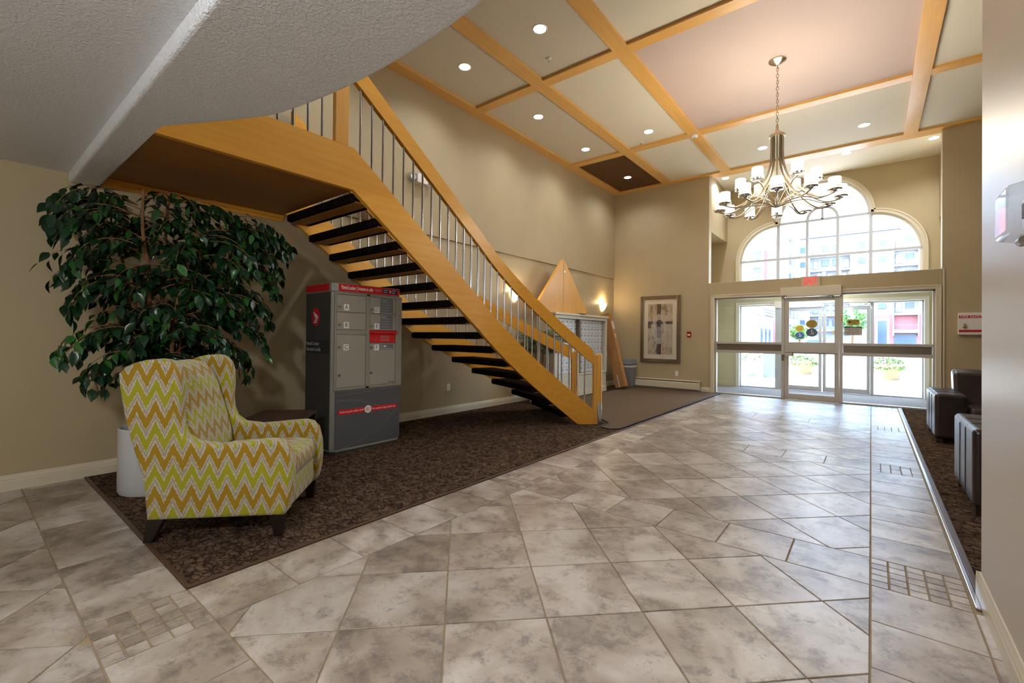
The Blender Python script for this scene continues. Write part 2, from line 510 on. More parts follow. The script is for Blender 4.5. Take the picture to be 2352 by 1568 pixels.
def mat_chevron(name, mode):
    """ikat zig-zag: mode 'side' runs up the walls of the chair, 'seat' runs over the cushions"""
    m, nt, b = nodes_of(name)
    t = nt.nodes.new('ShaderNodeTexCoord'); sp = nt.nodes.new('ShaderNodeSeparateXYZ'); L(nt, t.outputs['Object'], sp.inputs[0])
    x, y, z = sp.outputs
    if mode == 'side': u = math_n(nt, 'ADD', x, math_n(nt, 'MULTIPLY', y, 0.9)); v = z
    else: u = y; v = math_n(nt, 'SUBTRACT', z, math_n(nt, 'MULTIPLY', x, 0.9))
    warp = N(nt, 'ShaderNodeTexNoise'); warp.inputs['Scale'].default_value = 7; L(nt, t.outputs['Object'], warp.inputs['Vector'])
    u = math_n(nt, 'ADD', u, math_n(nt, 'MULTIPLY', warp.outputs['Fac'], 0.014))
    period = 0.098
    tri = math_n(nt, 'PINGPONG', u, period / 2)
    amp = 2.2 if mode == 'side' else 2.0
    # stepped, feathered edges of the weave
    cmb = N(nt, 'ShaderNodeCombineXYZ'); L(nt, math_n(nt, 'MULTIPLY', u, 220), cmb.inputs[0]); L(nt, math_n(nt, 'MULTIPLY', v, 26), cmb.inputs[2])
    fz = N(nt, 'ShaderNodeTexNoise'); fz.inputs['Scale'].default_value = 1.0; fz.inputs['Detail'].default_value = 2; L(nt, cmb.outputs[0], fz.inputs['Vector'])
    w = math_n(nt, 'ADD', v, math_n(nt, 'MULTIPLY', tri, -amp))
    w = math_n(nt, 'ADD', w, math_n(nt, 'MULTIPLY', math_n(nt, 'SUBTRACT', fz.outputs['Fac'], 0.5), 0.060))
    fr = math_n(nt, 'FRACT', math_n(nt, 'ADD', math_n(nt, 'DIVIDE', w, 0.25), 40.30))
    olive, mustard, taupe, pale = srgb(160, 156, 24), srgb(158, 124, 8), srgb(158, 148, 134), srgb(206, 198, 184)
    c = ramp(nt, fr, [(0.0, mustard), (0.27, mustard), (0.30, pale), (0.37, taupe), (0.43, taupe), (0.475, pale), (0.50, olive),
                      (0.77, olive), (0.80, pale), (0.87, taupe), (0.93, taupe), (0.975, pale), (0.998, mustard)])
    cmb2 = N(nt, 'ShaderNodeCombineXYZ'); L(nt, math_n(nt, 'MULTIPLY', u, 60), cmb2.inputs[0]); L(nt, math_n(nt, 'MULTIPLY', v, 420), cmb2.inputs[2])
    wv = N(nt, 'ShaderNodeTexNoise'); wv.inputs['Scale'].default_value = 1.0; L(nt, cmb2.outputs[0], wv.inputs['Vector'])
    k = ramp(nt, wv.outputs['Fac'], [(0.3, (0, 0, 0)), (0.65, (1, 1, 1))])
    c = mix(nt, math_n(nt, 'MULTIPLY', k, 0.22), c, srgb(110, 92, 40))
    L(nt, c, b.inputs['Base Color'])
    b.inputs['Roughness'].default_value = 0.8; b.inputs['Sheen Weight'].default_value = 0.25; b.inputs['Specular IOR Level'].default_value = 0.25
    bump(nt, b, wv.outputs['Fac'], 0.25, 0.003)
mat_chevron('chevron_side', 'side')
mat_chevron('chevron_seat', 'seat')

def mat_leather():
    m, nt, b = nodes_of('leather')
    v = coords(nt, 'World')
    n = noise(nt, v, 5, 4)
    L(nt, ramp(nt, n, [(0.3, srgb(36, 25, 21)), (0.7, srgb(54, 40, 34))]), b.inputs['Base Color'])
    b.inputs['Roughness'].default_value = 0.30; b.inputs['Specular IOR Level'].default_value = 0.5
    vo = nt.nodes.new('ShaderNodeTexVoronoi'); vo.inputs['Scale'].default_value = 220; L(nt, v, vo.inputs['Vector'])
    bump(nt, b, vo.outputs['Distance'], 0.15, 0.002)
mat_leather()

def mat_leaf(name, c1, c2, c3, rough=0.32):
    m, nt, b = nodes_of(name)
    g = nt.nodes.new('ShaderNodeNewGeometry')
    n = noise(nt, g.outputs['Position'], 9, 2)
    ri = g.outputs['Random Per Island']
    c = ramp(nt, ri, [(0.0, c1), (0.62, c2), (0.80, c2), (0.92, c3)])
    oi = nt.nodes.new('ShaderNodeObjectInfo')
    c2_ = ramp(nt, oi.outputs['Random'], [(0.0, c1), (0.70, c2), (0.90, c3)])
    c = mix(nt, 0.5, c, c2_)
    c = mix(nt, math_n(nt, 'MULTIPLY', n, 0.35), c, c1)
    L(nt, c, b.inputs['Base Color'])
    b.inputs['Roughness'].default_value = rough; b.inputs['Specular IOR Level'].default_value = 0.5
    return m
mat_leaf('ficus_leaf', srgb(12, 36, 20), srgb(24, 62, 30), srgb(62, 126, 46), 0.28)
mat_leaf('palm_leaf', srgb(16, 40, 18), srgb(34, 72, 32), srgb(70, 112, 48))

def mat_art():
    m, nt, b = nodes_of('abstract_print')
    t = nt.nodes.new('ShaderNodeTexCoord'); sp = nt.nodes.new('ShaderNodeSeparateXYZ'); L(nt, t.outputs['Generated'], sp.inputs[0])
    x, _, z = sp.outputs
    w = N(nt, 'ShaderNodeTexNoise'); w.inputs['Scale'].default_value = 5; w.inputs['Detail'].default_value = 6; L(nt, t.outputs['Generated'], w.inputs['Vector'])
    wx = math_n(nt, 'ADD', x, math_n(nt, 'MULTIPLY', math_n(nt, 'SUBTRACT', w.outputs['Fac'], 0.5), 0.10))
    wz = math_n(nt, 'ADD', z, math_n(nt, 'MULTIPLY', math_n(nt, 'SUBTRACT', w.outputs['Fac'], 0.5), 0.05))
    c = ramp(nt, w.outputs['Fac'], [(0.30, srgb(120, 96, 78)), (0.45, srgb(184, 164, 140)), (0.58, srgb(206, 190, 168)), (0.72, srgb(160, 132, 104))])
    def band(v, a, b_):
        return math_n(nt, 'MULTIPLY', math_n(nt, 'GREATER_THAN', v, a), math_n(nt, 'LESS_THAN', v, b_))
    dark = srgb(56, 36, 30)
    c = mix(nt, math_n(nt, 'MULTIPLY', band(wx, 0.37, 0.54), 0.92), c, dark)
    c = mix(nt, math_n(nt, 'MULTIPLY', band(wz, 0.60, 0.655), 0.9), c, dark)
    c = mix(nt, math_n(nt, 'MULTIPLY', math_n(nt, 'MULTIPLY', band(wz, 0.52, 0.62), math_n(nt, 'LESS_THAN', wx, 0.14)), 0.9), c, srgb(84, 44, 34))
    # pale standing oval forms
    def oval(cx, cz, rx, rz):
        a = math_n(nt, 'DIVIDE', math_n(nt, 'SUBTRACT', wx, cx), rx); d = math_n(nt, 'DIVIDE', math_n(nt, 'SUBTRACT', wz, cz), rz)
        return math_n(nt, 'SQRT', math_n(nt, 'ADD', math_n(nt, 'MULTIPLY', a, a), math_n(nt, 'MULTIPLY', d, d)))
    o1 = oval(0.47, 0.50, 0.30, 0.30)
    ring = math_n(nt, 'MULTIPLY', math_n(nt, 'GREATER_THAN', o1, 0.62), math_n(nt, 'LESS_THAN', o1, 1.0))
    c = mix(nt, math_n(nt, 'MULTIPLY', ring, 0.62), c, srgb(210, 202, 190))
    core = math_n(nt, 'LESS_THAN', oval(0.46, 0.40, 0.14, 0.16), 1.0)
    c = mix(nt, math_n(nt, 'MULTIPLY', core, 0.45), c, srgb(190, 190, 192))
    n2 = noise(nt, t.outputs['Generated'], 26, 5, 0.7)
    c = mix(nt, ramp(nt, n2, [(0.36, (0.6,) * 3), (0.46, (0, 0, 0))]), c, srgb(62, 46, 40))
    L(nt, c, b.inputs['Base Color']); b.inputs['Roughness'].default_value = 0.7
mat_art()
# ------------------------------------------------------------------ the room
XL, YF, ZC = -5.30, 10.90, 5.04          # left wall, far wall, high ceiling
YV = 12.90                               # inner face of the outer wall of the entrance

# ---- floor slab (grout bed) with every tile laid on it
floor = MB().box(-5.5, -4.2, -0.12, 5.2, 11.12, -0.005).build('floor', 'grout')
tag(floor, kind='structure')

TP = 0.3695
X0, X1, XR0, XR1 = -2.61, -2.2345, 0.0, 0.3755
BAND = [0.37, 2.953, 5.528, 8.085, 10.62]
J = 0.0037                                # half a joint

def clip(poly, x0, x1, y0, y1):
    for ax, lim, sgn in ((0, x0, 1), (0, x1, -1), (1, y0, 1), (1, y1, -1)):
        out = []
        for i in range(len(poly)):
            a, b = poly[i-1], poly[i]
            ia, ib = sgn * (a[ax] - lim) >= -1e-9, sgn * (b[ax] - lim) >= -1e-9
            if ia != ib:
                t = (lim - a[ax]) / (b[ax] - a[ax]); out.append((a[0] + (b[0]-a[0])*t, a[1] + (b[1]-a[1])*t))
            if ib: out.append(b)
        poly = out
        if not poly: return []
    return poly

def inset(poly, d):
    n = len(poly); out = []
    for i in range(n):
        p0, p1, p2 = Vector(poly[i-1]), Vector(poly[i]), Vector(poly[(i+1) % n])
        e1, e2 = (p1-p0), (p2-p1)
        if e1.length < 1e-6 or e2.length < 1e-6: return None
        n1, n2 = Vector((-e1.y, e1.x)).normalized(), Vector((-e2.y, e2.x)).normalized()
        k = 1 + n1.dot(n2)
        if k < 0.15: return None
        out.append(p1 + (n1 + n2) * (d / k))
    # reject slivers
    a = 0.5 * sum(out[i-1].x * out[i].y - out[i].x * out[i-1].y for i in range(n))
    return [(p.x, p.y) for p in out] if a > 0.0012 else None

tiles = []
def rect(x0, y0, x1, y1): tiles.append([(x0, y0), (x1, y0), (x1, y1), (x0, y1)])
def mosaic(x0, y0, x1, y1):
    for i in range(5):
        for j in range(5):
            rect(x0 + (x1-x0)*i/5, y0 + (y1-y0)*j/5, x0 + (x1-x0)*(i+1)/5, y0 + (y1-y0)*(j+1)/5)
def field(x0, y0, x1, y1, ox, oy, h=0.3160):
    i0 = int((x0 - ox) / h) - 3; i1 = int((x1 - ox) / h) + 3
    j0 = int((y0 - oy) / h) - 3; j1 = int((y1 - oy) / h) + 3
    for i in range(i0, i1):
        for j in range(j0, j1):
            if (i + j) % 2: continue
            cx, cy = ox + i*h, oy + (j + 1)*h
            p = clip([(cx, cy-h), (cx+h, cy), (cx, cy+h), (cx-h, cy)], x0, x1, y0, y1)
            if len(p) >= 3: tiles.append(p)
for k, b in enumerate(BAND):
    e = min(b + TP, 10.895)
    nxt = BAND[k+1] if k + 1 < len(BAND) else None
    mosaic(X0, b, X1, e); mosaic(XR0, b, XR1, e)
    w = (XR0 - X1) / 6
    for i in range(6): rect(X1 + w*i, b, X1 + w*(i+1), e)
    if nxt:
        n = 6; s = (nxt - e) / n
        for i in range(n):
            rect(X0, e + s*i, X1, e + s*(i+1)); rect(XR0, e + s*i, XR1, e + s*(i+1))
        field(X1, e, XR0, nxt, -1.444, 1.99 + (b - BAND[0]))
for i in range(8):
    x1 = X0 - TP*i; rect(max(x1 - TP, XL), BAND[0], x1, BAND[0] + TP)
field(XL, -0.55, X1, BAND[0], -3.43, 0.014)
field(X1, -0.55, XR0, BAND[0], -1.444, 0.10)
for i in range(3): rect(XR0, BAND[0] - TP*(i+1), XR1, BAND[0] - TP*i)
for k in range(-1, 9): rect(XR1, BAND[0] + TP*k, 0.424, BAND[0] + TP*(k+1)) if k < 7 else None

random.seed(5)
tiles = sorted(tiles, key=lambda p: math.hypot(sum(q[0] for q in p) / len(p), sum(q[1] for q in p) / len(p)))
def visible(p):
    cx, cy = sum(q[0] for q in p) / len(p), sum(q[1] for q in p) / len(p)
    f = cx * _F.x + cy * _F.y
    if f < 0.5: return False
    r = cx * _R.x + cy * _R.y
    return abs(r / f * FPX) < 1260 and EYE / f * FPX < 860
cache = {}; far = MB(); count = 0
for p in tiles:
    a = 0.5 * sum(p[i-1][0]*p[i][1] - p[i][0]*p[i-1][1] for i in range(len(p)))
    if a < 0: p = p[::-1]
    q = inset(p, J)
    if not q: continue
    cx = sum(v[0] for v in q) / len(q); cy = sum(v[1] for v in q) / len(q)
    loc = [(round(x - cx, 4), round(y - cy, 4)) for x, y in q]
    if visible(p) and count < 295:
        key = tuple(loc)
        if key not in cache:
            mb = MB(); n = len(loc); b_ = 0.0018
            inn = inset(loc, b_) or loc
            mb.add([(x, y, -0.008) for x, y in loc] + [(x, y, -0.0015) for x, y in loc] + [(x, y, 0.0) for x, y in inn],
                   [[2*n + i for i in range(n)]] + [(i, (i+1) % n, n+(i+1) % n, n+i) for i in range(n)] + [(n+i, n+(i+1) % n, 2*n+(i+1) % n, 2*n+i) for i in range(n)])
            cache[key] = mb.mesh('tile', 'tile')
        link('tile', cache[key], floor, (cx, cy, 0.0)); count += 1
    else:
        far.pz(q, -0.008, 0.0)
tag(far.build('tile_field', 'tile', floor), kind='stuff')
tag(MB().box(-5.3, -4.0, -0.006, 0.42, -0.56, 0.0).build('tile_field', 'tile', floor), kind='stuff')

# ---- walls
def groove_wall():
    w = MB().box(XL - 0.25, -4.2, 0, XL, YF, 2.775)
    w.box(XL - 0.25, -4.2, 2.79, XL + 0.022, YF, ZC + 0.05)
    w.box(XL - 0.25, -4.2, 2.775, XL - 0.012, YF, 2.79)
    return tag(w.build('wall_left', 'wall_paint'), kind='structure')
groove_wall()
w = MB()
w.box(XL - 0.25, YF, 0, -2.93, YF + 0.2, ZC + 0.05)
w.box(-2.93, YF, 0, -2.80, YF + 0.2, 2.52)
w.box(-2.80, YF, 2.17, 0.93, YF + 0.2, 2.52)
w.box(0.93, YF, 0, 0.97, YF + 0.2, 2.52)
w.box(0.97, YF, 0, 5.2, YF + 0.2, ZC + 0.05)
tag(w.build('wall_far', 'wall_paint', bevel=0.006), kind='structure')
w = MB().box(0.42, -4.2, 0, 0.66, 3.15, ZC + 0.05)
tag(w.build('wall_right', 'wall_satin', bevel=0.012, seg=3), kind='structure')
tag(MB().box(0.66, 2.2, 0, 5.2, 2.4, ZC + 0.05).build('wall_lounge', 'wall_paint'), kind='structure')
tag(MB().box(5.0, 2.4, 0, 5.2, YF, ZC + 0.05).build('wall_lounge_side', 'wall_paint'), kind='structure')
tag(MB().box(XL - 0.25, -4.2, 0, 0.42, -4.0, ZC + 0.05).build('wall_back', 'wall_paint'), kind='structure')

def baseboard(name, pts, nx, ny, h=0.125, d=0.016):
    """profiled skirting along a straight run; (nx, ny) points into the room"""
    prof = [(0, 0), (d, 0), (d, h*0.60), (d*0.80, h*0.66), (d*0.80, h*0.74), (d*0.55, h*0.86), (d*0.35, h), (0, h)]
    fr = [[(x + nx*a, y + ny*a, z) for a, z in prof] for x, y in pts]
    mb = MB().sweep(fr)
    return tag(mb.build(name, 'trim_paint'), kind='structure')
baseboard('baseboard_left', [(XL, -4.0), (XL, 7.36)], 1, 0)
baseboard('baseboard_left_end', [(XL, 9.65), (XL, YF)], 1, 0)
baseboard('baseboard_far', [(XL, YF), (-2.88, YF)], 0, -1)
baseboard('baseboard_far_right', [(1.02, YF), (5.0, YF)], 0, -1)
baseboard('baseboard_right', [(0.42, -4.0), (0.42, 3.15)], -1, 0)
baseboard('baseboard_right_end', [(0.404, 3.15), (0.66, 3.15)], 0, 1)

# ---- low ceiling under the upper floor, its curved front edge bulging into the hall
edge = [(-3.41, 0.80), (-2.80, 1.118), (-2.50, 1.205), (-2.07, 1.262), (-1.66, 1.28), (-1.25, 1.262), (-0.82, 1.205), (-0.52, 1.118), (0.09, 0.80)]
curve = [(p.x, p.y) for p in catmull([(x, y, 0) for x, y in edge], 6)]
low = MB()
low.pz([(XL, 0.61), (0.42, 0.61), (0.42, 0.80)] + curve[::-1] + [(XL, 0.80)], 2.515, 2.76)
lowc = low.build('ceiling_low', 'stipple', bevel=0.02, seg=3); tag(lowc, kind='structure')
lowr = MB().box(XL, -4.0, 2.595, 0.42, 0.612, 2.76).build('ceiling_low_rear', 'stipple'); tag(lowr, kind='structure')
uf = MB().pz([(XL, -4.0), (0.42, -4.0), (0.42, 0.80)] + curve[::-1] + [(XL, 0.80)], 2.76, 2.79)
tag(uf.build('floor_upper', 'carpet'), kind='structure')

# ---- high ceiling: painted panels between maple beams
ceil = struct('ceiling')
MB().box(XL - 0.2, -4.2, ZC, 5.2, YF + 0.2, ZC + 0.12).build('ceiling_slab', 'panel_taupe', ceil)
bx = [(XL, -5.085), (-3.965, -3.765), (-2.655, -2.455), (0.445, 0.645)]
by = [(2.28, 2.48), (5.365, 5.545), (8.42, 8.60), (10.79, 11.10)]
xs = [(-5.085, -3.965), (-3.765, -2.655), (-2.455, 0.445), (0.645, 5.0)]
ys = [(-4.0, 2.28), (2.48, 5.365), (5.545, 8.42), (8.60, 10.79)]
for i, (a, b) in enumerate(xs):
    for j, (c, d) in enumerate(ys):
        m = 'panel_taupe' if i == 0 else 'panel_beige'
        if (i, j) == (0, 3): m = 'panel_brown'
        if i == 2 and j == 2: m = 'panel_mauve'
        if i == 1 and j == 1: m = 'panel_taupe'
        MB().box(a, c, ZC - 0.012, b, d, ZC).build('panel', m, ceil)
for a, b in bx: MB().box(a, -4.0, 4.985, b, 10.79, ZC).build('beam', 'maple_y', ceil, bevel=0.004)
for c, d in by[:3]:
    for a, b in xs: MB().box(a, c, 4.99, b, d, ZC).build('beam', 'maple_x', ceil, bevel=0.004)
MB().box(XL, 10.79, 4.987, -2.93, YF, ZC).box(-2.93, 10.79, 4.987, 0.97, 11.10, ZC + 0.05).box(0.97, 10.79, 4.987, 5.0, YF, ZC).build('beam', 'maple_x', ceil, bevel=0.004)

# ---- window bay above the entrance doors
bay = MB()
bay.box(-3.62, 11.10, 2.45, 1.72, YV, 2.52)                                   # its floor, the ceiling of the vestibule
bay.box(-3.74, 11.10, 2.52, -3.62, YV, 5.15).box(1.72, 11.10, 2.52, 1.84, YV, 5.15)
bay.box(-3.62, 11.10, 3.80, -3.00, YV, 5.15).box(1.10, 11.10, 3.80, 1.72, YV, 5.15)
tag(bay.build('wall_bay', 'wall_paint', bevel=0.01), kind='structure')
tag(MB().box(-3.74, 11.10, 5.15, 1.84, YV + 0.2, 5.27).build('ceiling_bay', 'panel_beige'), kind='structure')
ves = MB().box(-3.50, 11.10, 0, -3.40, YV, 2.45).box(1.50, 11.10, 0, 1.60, YV, 2.45)
tag(ves.build('wall_vestibule', 'vestibule_paint'), kind='structure')
tag(MB().box(-3.40, 11.06, -0.05, 1.50, YV + 0.25, 0.002).build('floor_vestibule', 'mat_vestibule'), kind='structure')
baseboard('baseboard_vestibule', [(-3.40, YV), (-2.78, YV)], 0, -1)
tag(MB().box(-3.40, 11.101, 2.435, 1.50, YV, 2.45).build('ceiling_vestibule', 'vestibule_paint'), kind='structure')

# ---- outer wall with the entrance opening and the arched window
WC, HW, HM = -0.923, 1.777, 0.907           # window centre, half width, half width of the centre bay
ZB, ZT1, ZT2 = 2.56, 3.25, 4.12
out_r = arc(WC + HM, ZT1, HW - HM, 0, 90, 12)                  # right lobe
top_a = arc(WC, ZT2, HM, 0, 180, 28)
out_l = arc(WC - HM, ZT1, HW - HM, 90, 180, 12)
WIN = [(WC + HW, ZB)] + out_r + top_a + out_l + [(WC - HW, ZB)]
def wall_with_window(x0, x1, z0, z1, hole, y0, y1, name, mat):
    """wall slab built in vertical strips round the arched opening"""
    top = sorted([p for p in hole if p[1] > ZB + 1e-6], key=lambda p: p[0])
    xs_ = sorted({round(p[0], 5) for p in top})
    def ztop(x, side):
        # highest outline point at this x, limited to the strip on the given side
        best = ZB
        for i in range(len(hole) - 1):
            a, b = hole[i], hole[i+1]
            lo, hi = min(a[0], b[0]), max(a[0], b[0])
            if hi - lo < 1e-6: continue
            mid = x + side * 1e-4
            if lo <= mid <= hi:
                t = (mid - a[0]) / (b[0] - a[0]); best = max(best, a[1] + (b[1] - a[1]) * t)
        return best
    mb = MB().box(x0, y0, z0, xs_[0], y1, z1).box(xs_[-1], y0, z0, x1, y1, z1).box(xs_[0], y0, z0, xs_[-1], y1, ZB)
    for a, b in zip(xs_[:-1], xs_[1:]):
        if b - a < 1e-5: continue
        mb.py([(a, ztop(a, 1)), (b, ztop(b, -1)), (b, z1), (a, z1)], y0, y1)
    return tag(mb.build(name, mat), kind='structure')
DOOR2 = [(-2.72, 0.0), (-2.72, 2.13), (0.90, 2.13), (0.90, 0.0)]
outer_low = MB().box(-5.6, YV, 0, -2.72, YV + 0.22, 2.5).box(0.90, YV, 0, 5.2, YV + 0.22, 2.5).box(-2.72, YV, 2.13, 0.90, YV + 0.22, 2.5)
tag(outer_low.build('wall_outer', 'vestibule_paint'), kind='structure')
wall_with_window(-5.6, 5.2, 2.5, 7.2, WIN, YV, YV + 0.22, 'wall_outer_upper', 'wall_paint')

def offset_loop(poly, d):
    """offset an open polyline to its right-hand/outer side"""
    out = []
    for i, p in enumerate(poly):
        a = Vector(poly[max(i-1, 0)]); b = Vector(poly[min(i+1, len(poly)-1)])
        t = (b - a).normalized(); nn = Vector((t.y, -t.x))
        out.append((p[0] + nn.x*d, p[1] + nn.y*d))
    return out
def ribbon(mb, line, d0, d1, y0, y1):
    A, B = offset_loop(line, d0), offset_loop(line, d1)
    mb.sweep([[(a[0], y0, a[1]), (b[0], y0, b[1]), (b[0], y1, b[1]), (a[0], y1, a[1])] for a, b in zip(A, B)])
window = struct('window_1')
segR = [(WC + HW, ZB)] + out_r; segL = out_l + [(WC - HW, ZB)]
cas = MB()
for s in (segR, top_a, segL): ribbon(cas, s, -0.004, 0.085, YV - 0.03, YV + 0.004); ribbon(cas, s, 0.055, 0.085, YV - 0.042, YV - 0.028)
cas.build('window_casing', 'trim_paint', window, smooth=35)
fr = MB()
for s in (segR, top_a, segL): ribbon(fr, s, -0.05, 0.0, YV + 0.06, YV + 0.13)
fr.build('window_frame', 'white_paint', window, smooth=35)
mull = MB()
for x in (-HM, HM): mull.box(WC + x - 0.032, YV + 0.05, ZB, WC + x + 0.032, YV + 0.13, ZT2)
for x in (-0.30, 0.30): mull.box(WC + x - 0.028, YV + 0.05, ZB, WC + x + 0.028, YV + 0.13, ZT2)
for z, hw in ((ZT1, HW), (ZT2, HM)): mull.box(WC - hw, YV + 0.055, z - 0.028, WC + hw, YV + 0.125, z + 0.028)
mull.box(WC - HW, YV + 0.05, ZB - 0.05, WC + HW, YV + 0.13, ZB + 0.02)
mull.build('window_mullions', 'mullion', window)
ia = MB(); ribbon(ia, [(WC + 0.30, ZT2)] + arc(WC, ZT2 + 0.0, 0.30, 0, 180, 20), -0.028, 0.028, YV + 0.05, YV + 0.13)
ia.box(WC - 0.022, YV + 0.055, ZT2, WC + 0.022, YV + 0.125, ZT2 + 0.29)
ia.build('window_inner_arch', 'mullion', window)
g = YV + 0.09
def pane(poly): MB().py(poly, g - 0.003, g + 0.003).build('pane', 'glass', window)
cols = [-HW, -HM, -0.30, 0.30, HM, HW]
for i in range(5):
    pane([(WC + cols[i], ZB), (WC + cols[i+1], ZB), (WC + cols[i+1], ZT1), (WC + cols[i], ZT1)])
    if 0 < i < 4: pane([(WC + cols[i], ZT1), (WC + cols[i+1], ZT1), (WC + cols[i+1], ZT2), (WC + cols[i], ZT2)])
pane([(WC + HM, ZT1)] + out_r); pane([(WC - HM, ZT1)] + out_l)
pane([(WC + 0.30, ZT2)] + arc(WC, ZT2, HM, 0, 90, 14) + arc(WC, ZT2, 0.30, 90, 0, 10))
pane([(WC, ZT2 + 0.30)] + arc(WC, ZT2, HM, 90, 180, 14) + arc(WC, ZT2, 0.30, 180, 90, 10))
pane([(WC, ZT2)] + arc(WC, ZT2, 0.30, 0, 90, 8)); pane([(WC, ZT2)] + arc(WC, ZT2, 0.30, 90, 180, 8))

# ---- casings round the two entrance openings
def casing(name, x0, x1, zt, y, wd=0.075):
    mb = MB()
    for a, b, c, d in ((x0 - wd, 0, x0, zt + wd), (x1, 0, x1 + wd, zt + wd), (x0, zt, x1, zt + wd)):
        mb.box(a, y - 0.018, b, c, y, d)
    mb.box(x0 - wd, y - 0.028, 0, x0 - wd + 0.02, y - 0.016, zt + wd).box(x1 + wd - 0.02, y - 0.028, 0, x1 + wd, y - 0.016, zt + wd).box(x0 - wd, y - 0.028, zt + wd - 0.02, x1 + wd, y - 0.016, zt + wd)
    return tag(mb.build(name, 'trim_paint' if y < 12 else 'white_paint', bevel=0.004), kind='structure')
casing('trim_1', -2.80, 0.89, 2.165, YF)
casing('trim_2', -2.70, 0.88, 2.12, YV)

# ---- glazed entrance screen with its swing door
def screen(name, y, x0, x1, zt, posts, rail, sides, mat='alu_frame'):
    """aluminium frame; sides = list of (x0, x1) glazed side lights"""
    s = struct(name)
    fr_ = MB()
    fr_.box(x0, y, 0, x0 + 0.035, y + 0.09, zt).box(x1 - 0.035, y, 0, x1, y + 0.09, zt).box(x0, y, zt - 0.03, x1, y + 0.09, zt)
    for a, b in posts: fr_.box(a, y - 0.005, 0, b, y + 0.095, zt)
    for a, b in sides: fr_.box(a, y, 0, b, y + 0.09, 0.03)
    fr_.build('door_frame', mat, s, bevel=0.003)
    for a, b in sides:
        if rail:
            MB().box(a, y - 0.002, 1.135, b, y + 0.09, 1.183).box(a, y - 0.002, 0.935, b, y + 0.09, 0.995).build('rail', mat, s, bevel=0.002)
            MB().box(a + 0.004, y + 0.03, 0.99, b - 0.004, y + 0.06, 1.14).build('kick_panel', 'alu_dark', s)
            MB().box(a, y + 0.042, 0.03, b, y + 0.048, 0.94).build('pane', 'glass', s)
            MB().box(a, y + 0.042, 1.18, b, y + 0.048, zt - 0.03).build('pane', 'glass', s)
        else:
            MB().box(a, y + 0.042, 0.03, b, y + 0.048, zt - 0.03).build('pane', 'glass', s)
    return s
scr = screen('door_1', YF + 0.05, -2.80, 0.89, 2.165, [(-1.482, -1.425), (-0.492, -0.437)], True, [(-2.765, -1.482), (-0.437, 0.855)])
def leaf(s, y, x0, x1, zt, rail=True, hinge=1, st=0.075, mat='alu_frame'):
    d = MB()
    d.box(x0, y, 0.012, x0 + st, y + 0.045, zt).box(x1 - st, y, 0.012, x1, y + 0.045, zt)
    d.box(x0 + st, y, zt - 0.085, x1 - st, y + 0.045, zt).box(x0 + st, y, 0.012, x1 - st, y + 0.045, 0.125)
    if rail: d.box(x0 + st, y, 0.955, x1 - st, y + 0.045, 1.19)
    lf = d.build('door_leaf', mat, s, bevel=0.003)
    if rail:
        MB().box(x0 + st, y + 0.02, 0.125, x1 - st, y + 0.026, 0.955).build('pane', 'glass', lf)
        MB().box(x0 + st, y + 0.02, 1.19, x1 - st, y + 0.026, zt - 0.085).build('pane', 'glass', lf)
    else:
        MB().box(x0 + st, y + 0.02, 0.125, x1 - st, y + 0.026, zt - 0.085).build('pane', 'glass', lf)
    return lf
lf = leaf(scr, YF + 0.055, -1.422, -0.495, 2.12)
b_ = MB().cyl((-1.40, YF + 0.0, 0.975), (-0.52, YF + 0.0, 0.975), 0.013, n=10)
b_.build('push_bar', 'alu_dark', lf, smooth=True)
MB().box(-1.40, YF - 0.03, 0.90, -1.26, YF + 0.056, 0.965).build('latch_case', 'alu_frame', lf, bevel=0.005)
MB().box(-1.28, YF - 0.045, 0.905, -1.25, YF - 0.02, 0.99).build('latch_lever', 'alu_dark', lf, bevel=0.004)
MB().box(-1.478, YF + 0.02, 0.80, -1.43, YF + 0.05, 0.93).build('strike_plate', 'alu_dark', scr, bevel=0.004)
MB().box(-0.47, YF + 0.035, 1.60, -0.445, YF + 0.048, 1.72).build('sensor', 'sticker_gold', scr, bevel=0.003)
op = MB().box(-1.487, YF - 0.11, 2.13, -0.455, YF + 0.052, 2.318).build('door_operator', 'trim_paint', scr, bevel=0.006)
MB().box(-1.48, YF - 0.114, 2.133, -1.37, YF - 0.108, 2.155).build('switch_plate', 'alu_dark', op)
MB().tube([(-0.98, YF + 0.02, 2.095), (-0.70, YF - 0.01, 2.11), (-0.60, YF - 0.02, 2.12)], 0.011, 8).cyl((-0.62, YF - 0.03, 2.095), (-0.60, YF - 0.03, 2.13), 0.028, n=14).build('operator_arm', 'steel', op, smooth=True)

scr2 = screen('door_2', YV + 0.06, -2.70, 0.88, 2.12, [(-1.89, -1.79), (-0.02, 0.045)], False, [(-2.665, -1.89), (0.045, 0.845)], 'mullion')
la = leaf(scr2, YV + 0.065, -1.79, -0.925, 2.03, rail=False, st=0.06, mat='mullion')
lb = leaf(scr2, YV + 0.065, -0.90, -0.022, 2.03, rail=False, st=0.06, mat='mullion')
MB().tube([(-1.70, YV + 0.06, 1.12), (-1.70, YV - 0.02, 1.12), (-1.55, YV - 0.02, 1.12), (-1.55, YV + 0.06, 1.12)], 0.012, 8).build('door_handle', 'steel', la, smooth=True)
MB().tube([(-0.84, YV + 0.06, 1.06), (-0.84, YV - 0.03, 1.06), (-0.98, YV - 0.03, 1.02)], 0.012, 8).build('door_handle', 'steel', lb, smooth=True)
MB().box(-1.89, YV - 0.10, 2.035, -0.88, YV + 0.06, 2.185).build('door_operator', 'white_paint', scr2, bevel=0.006)
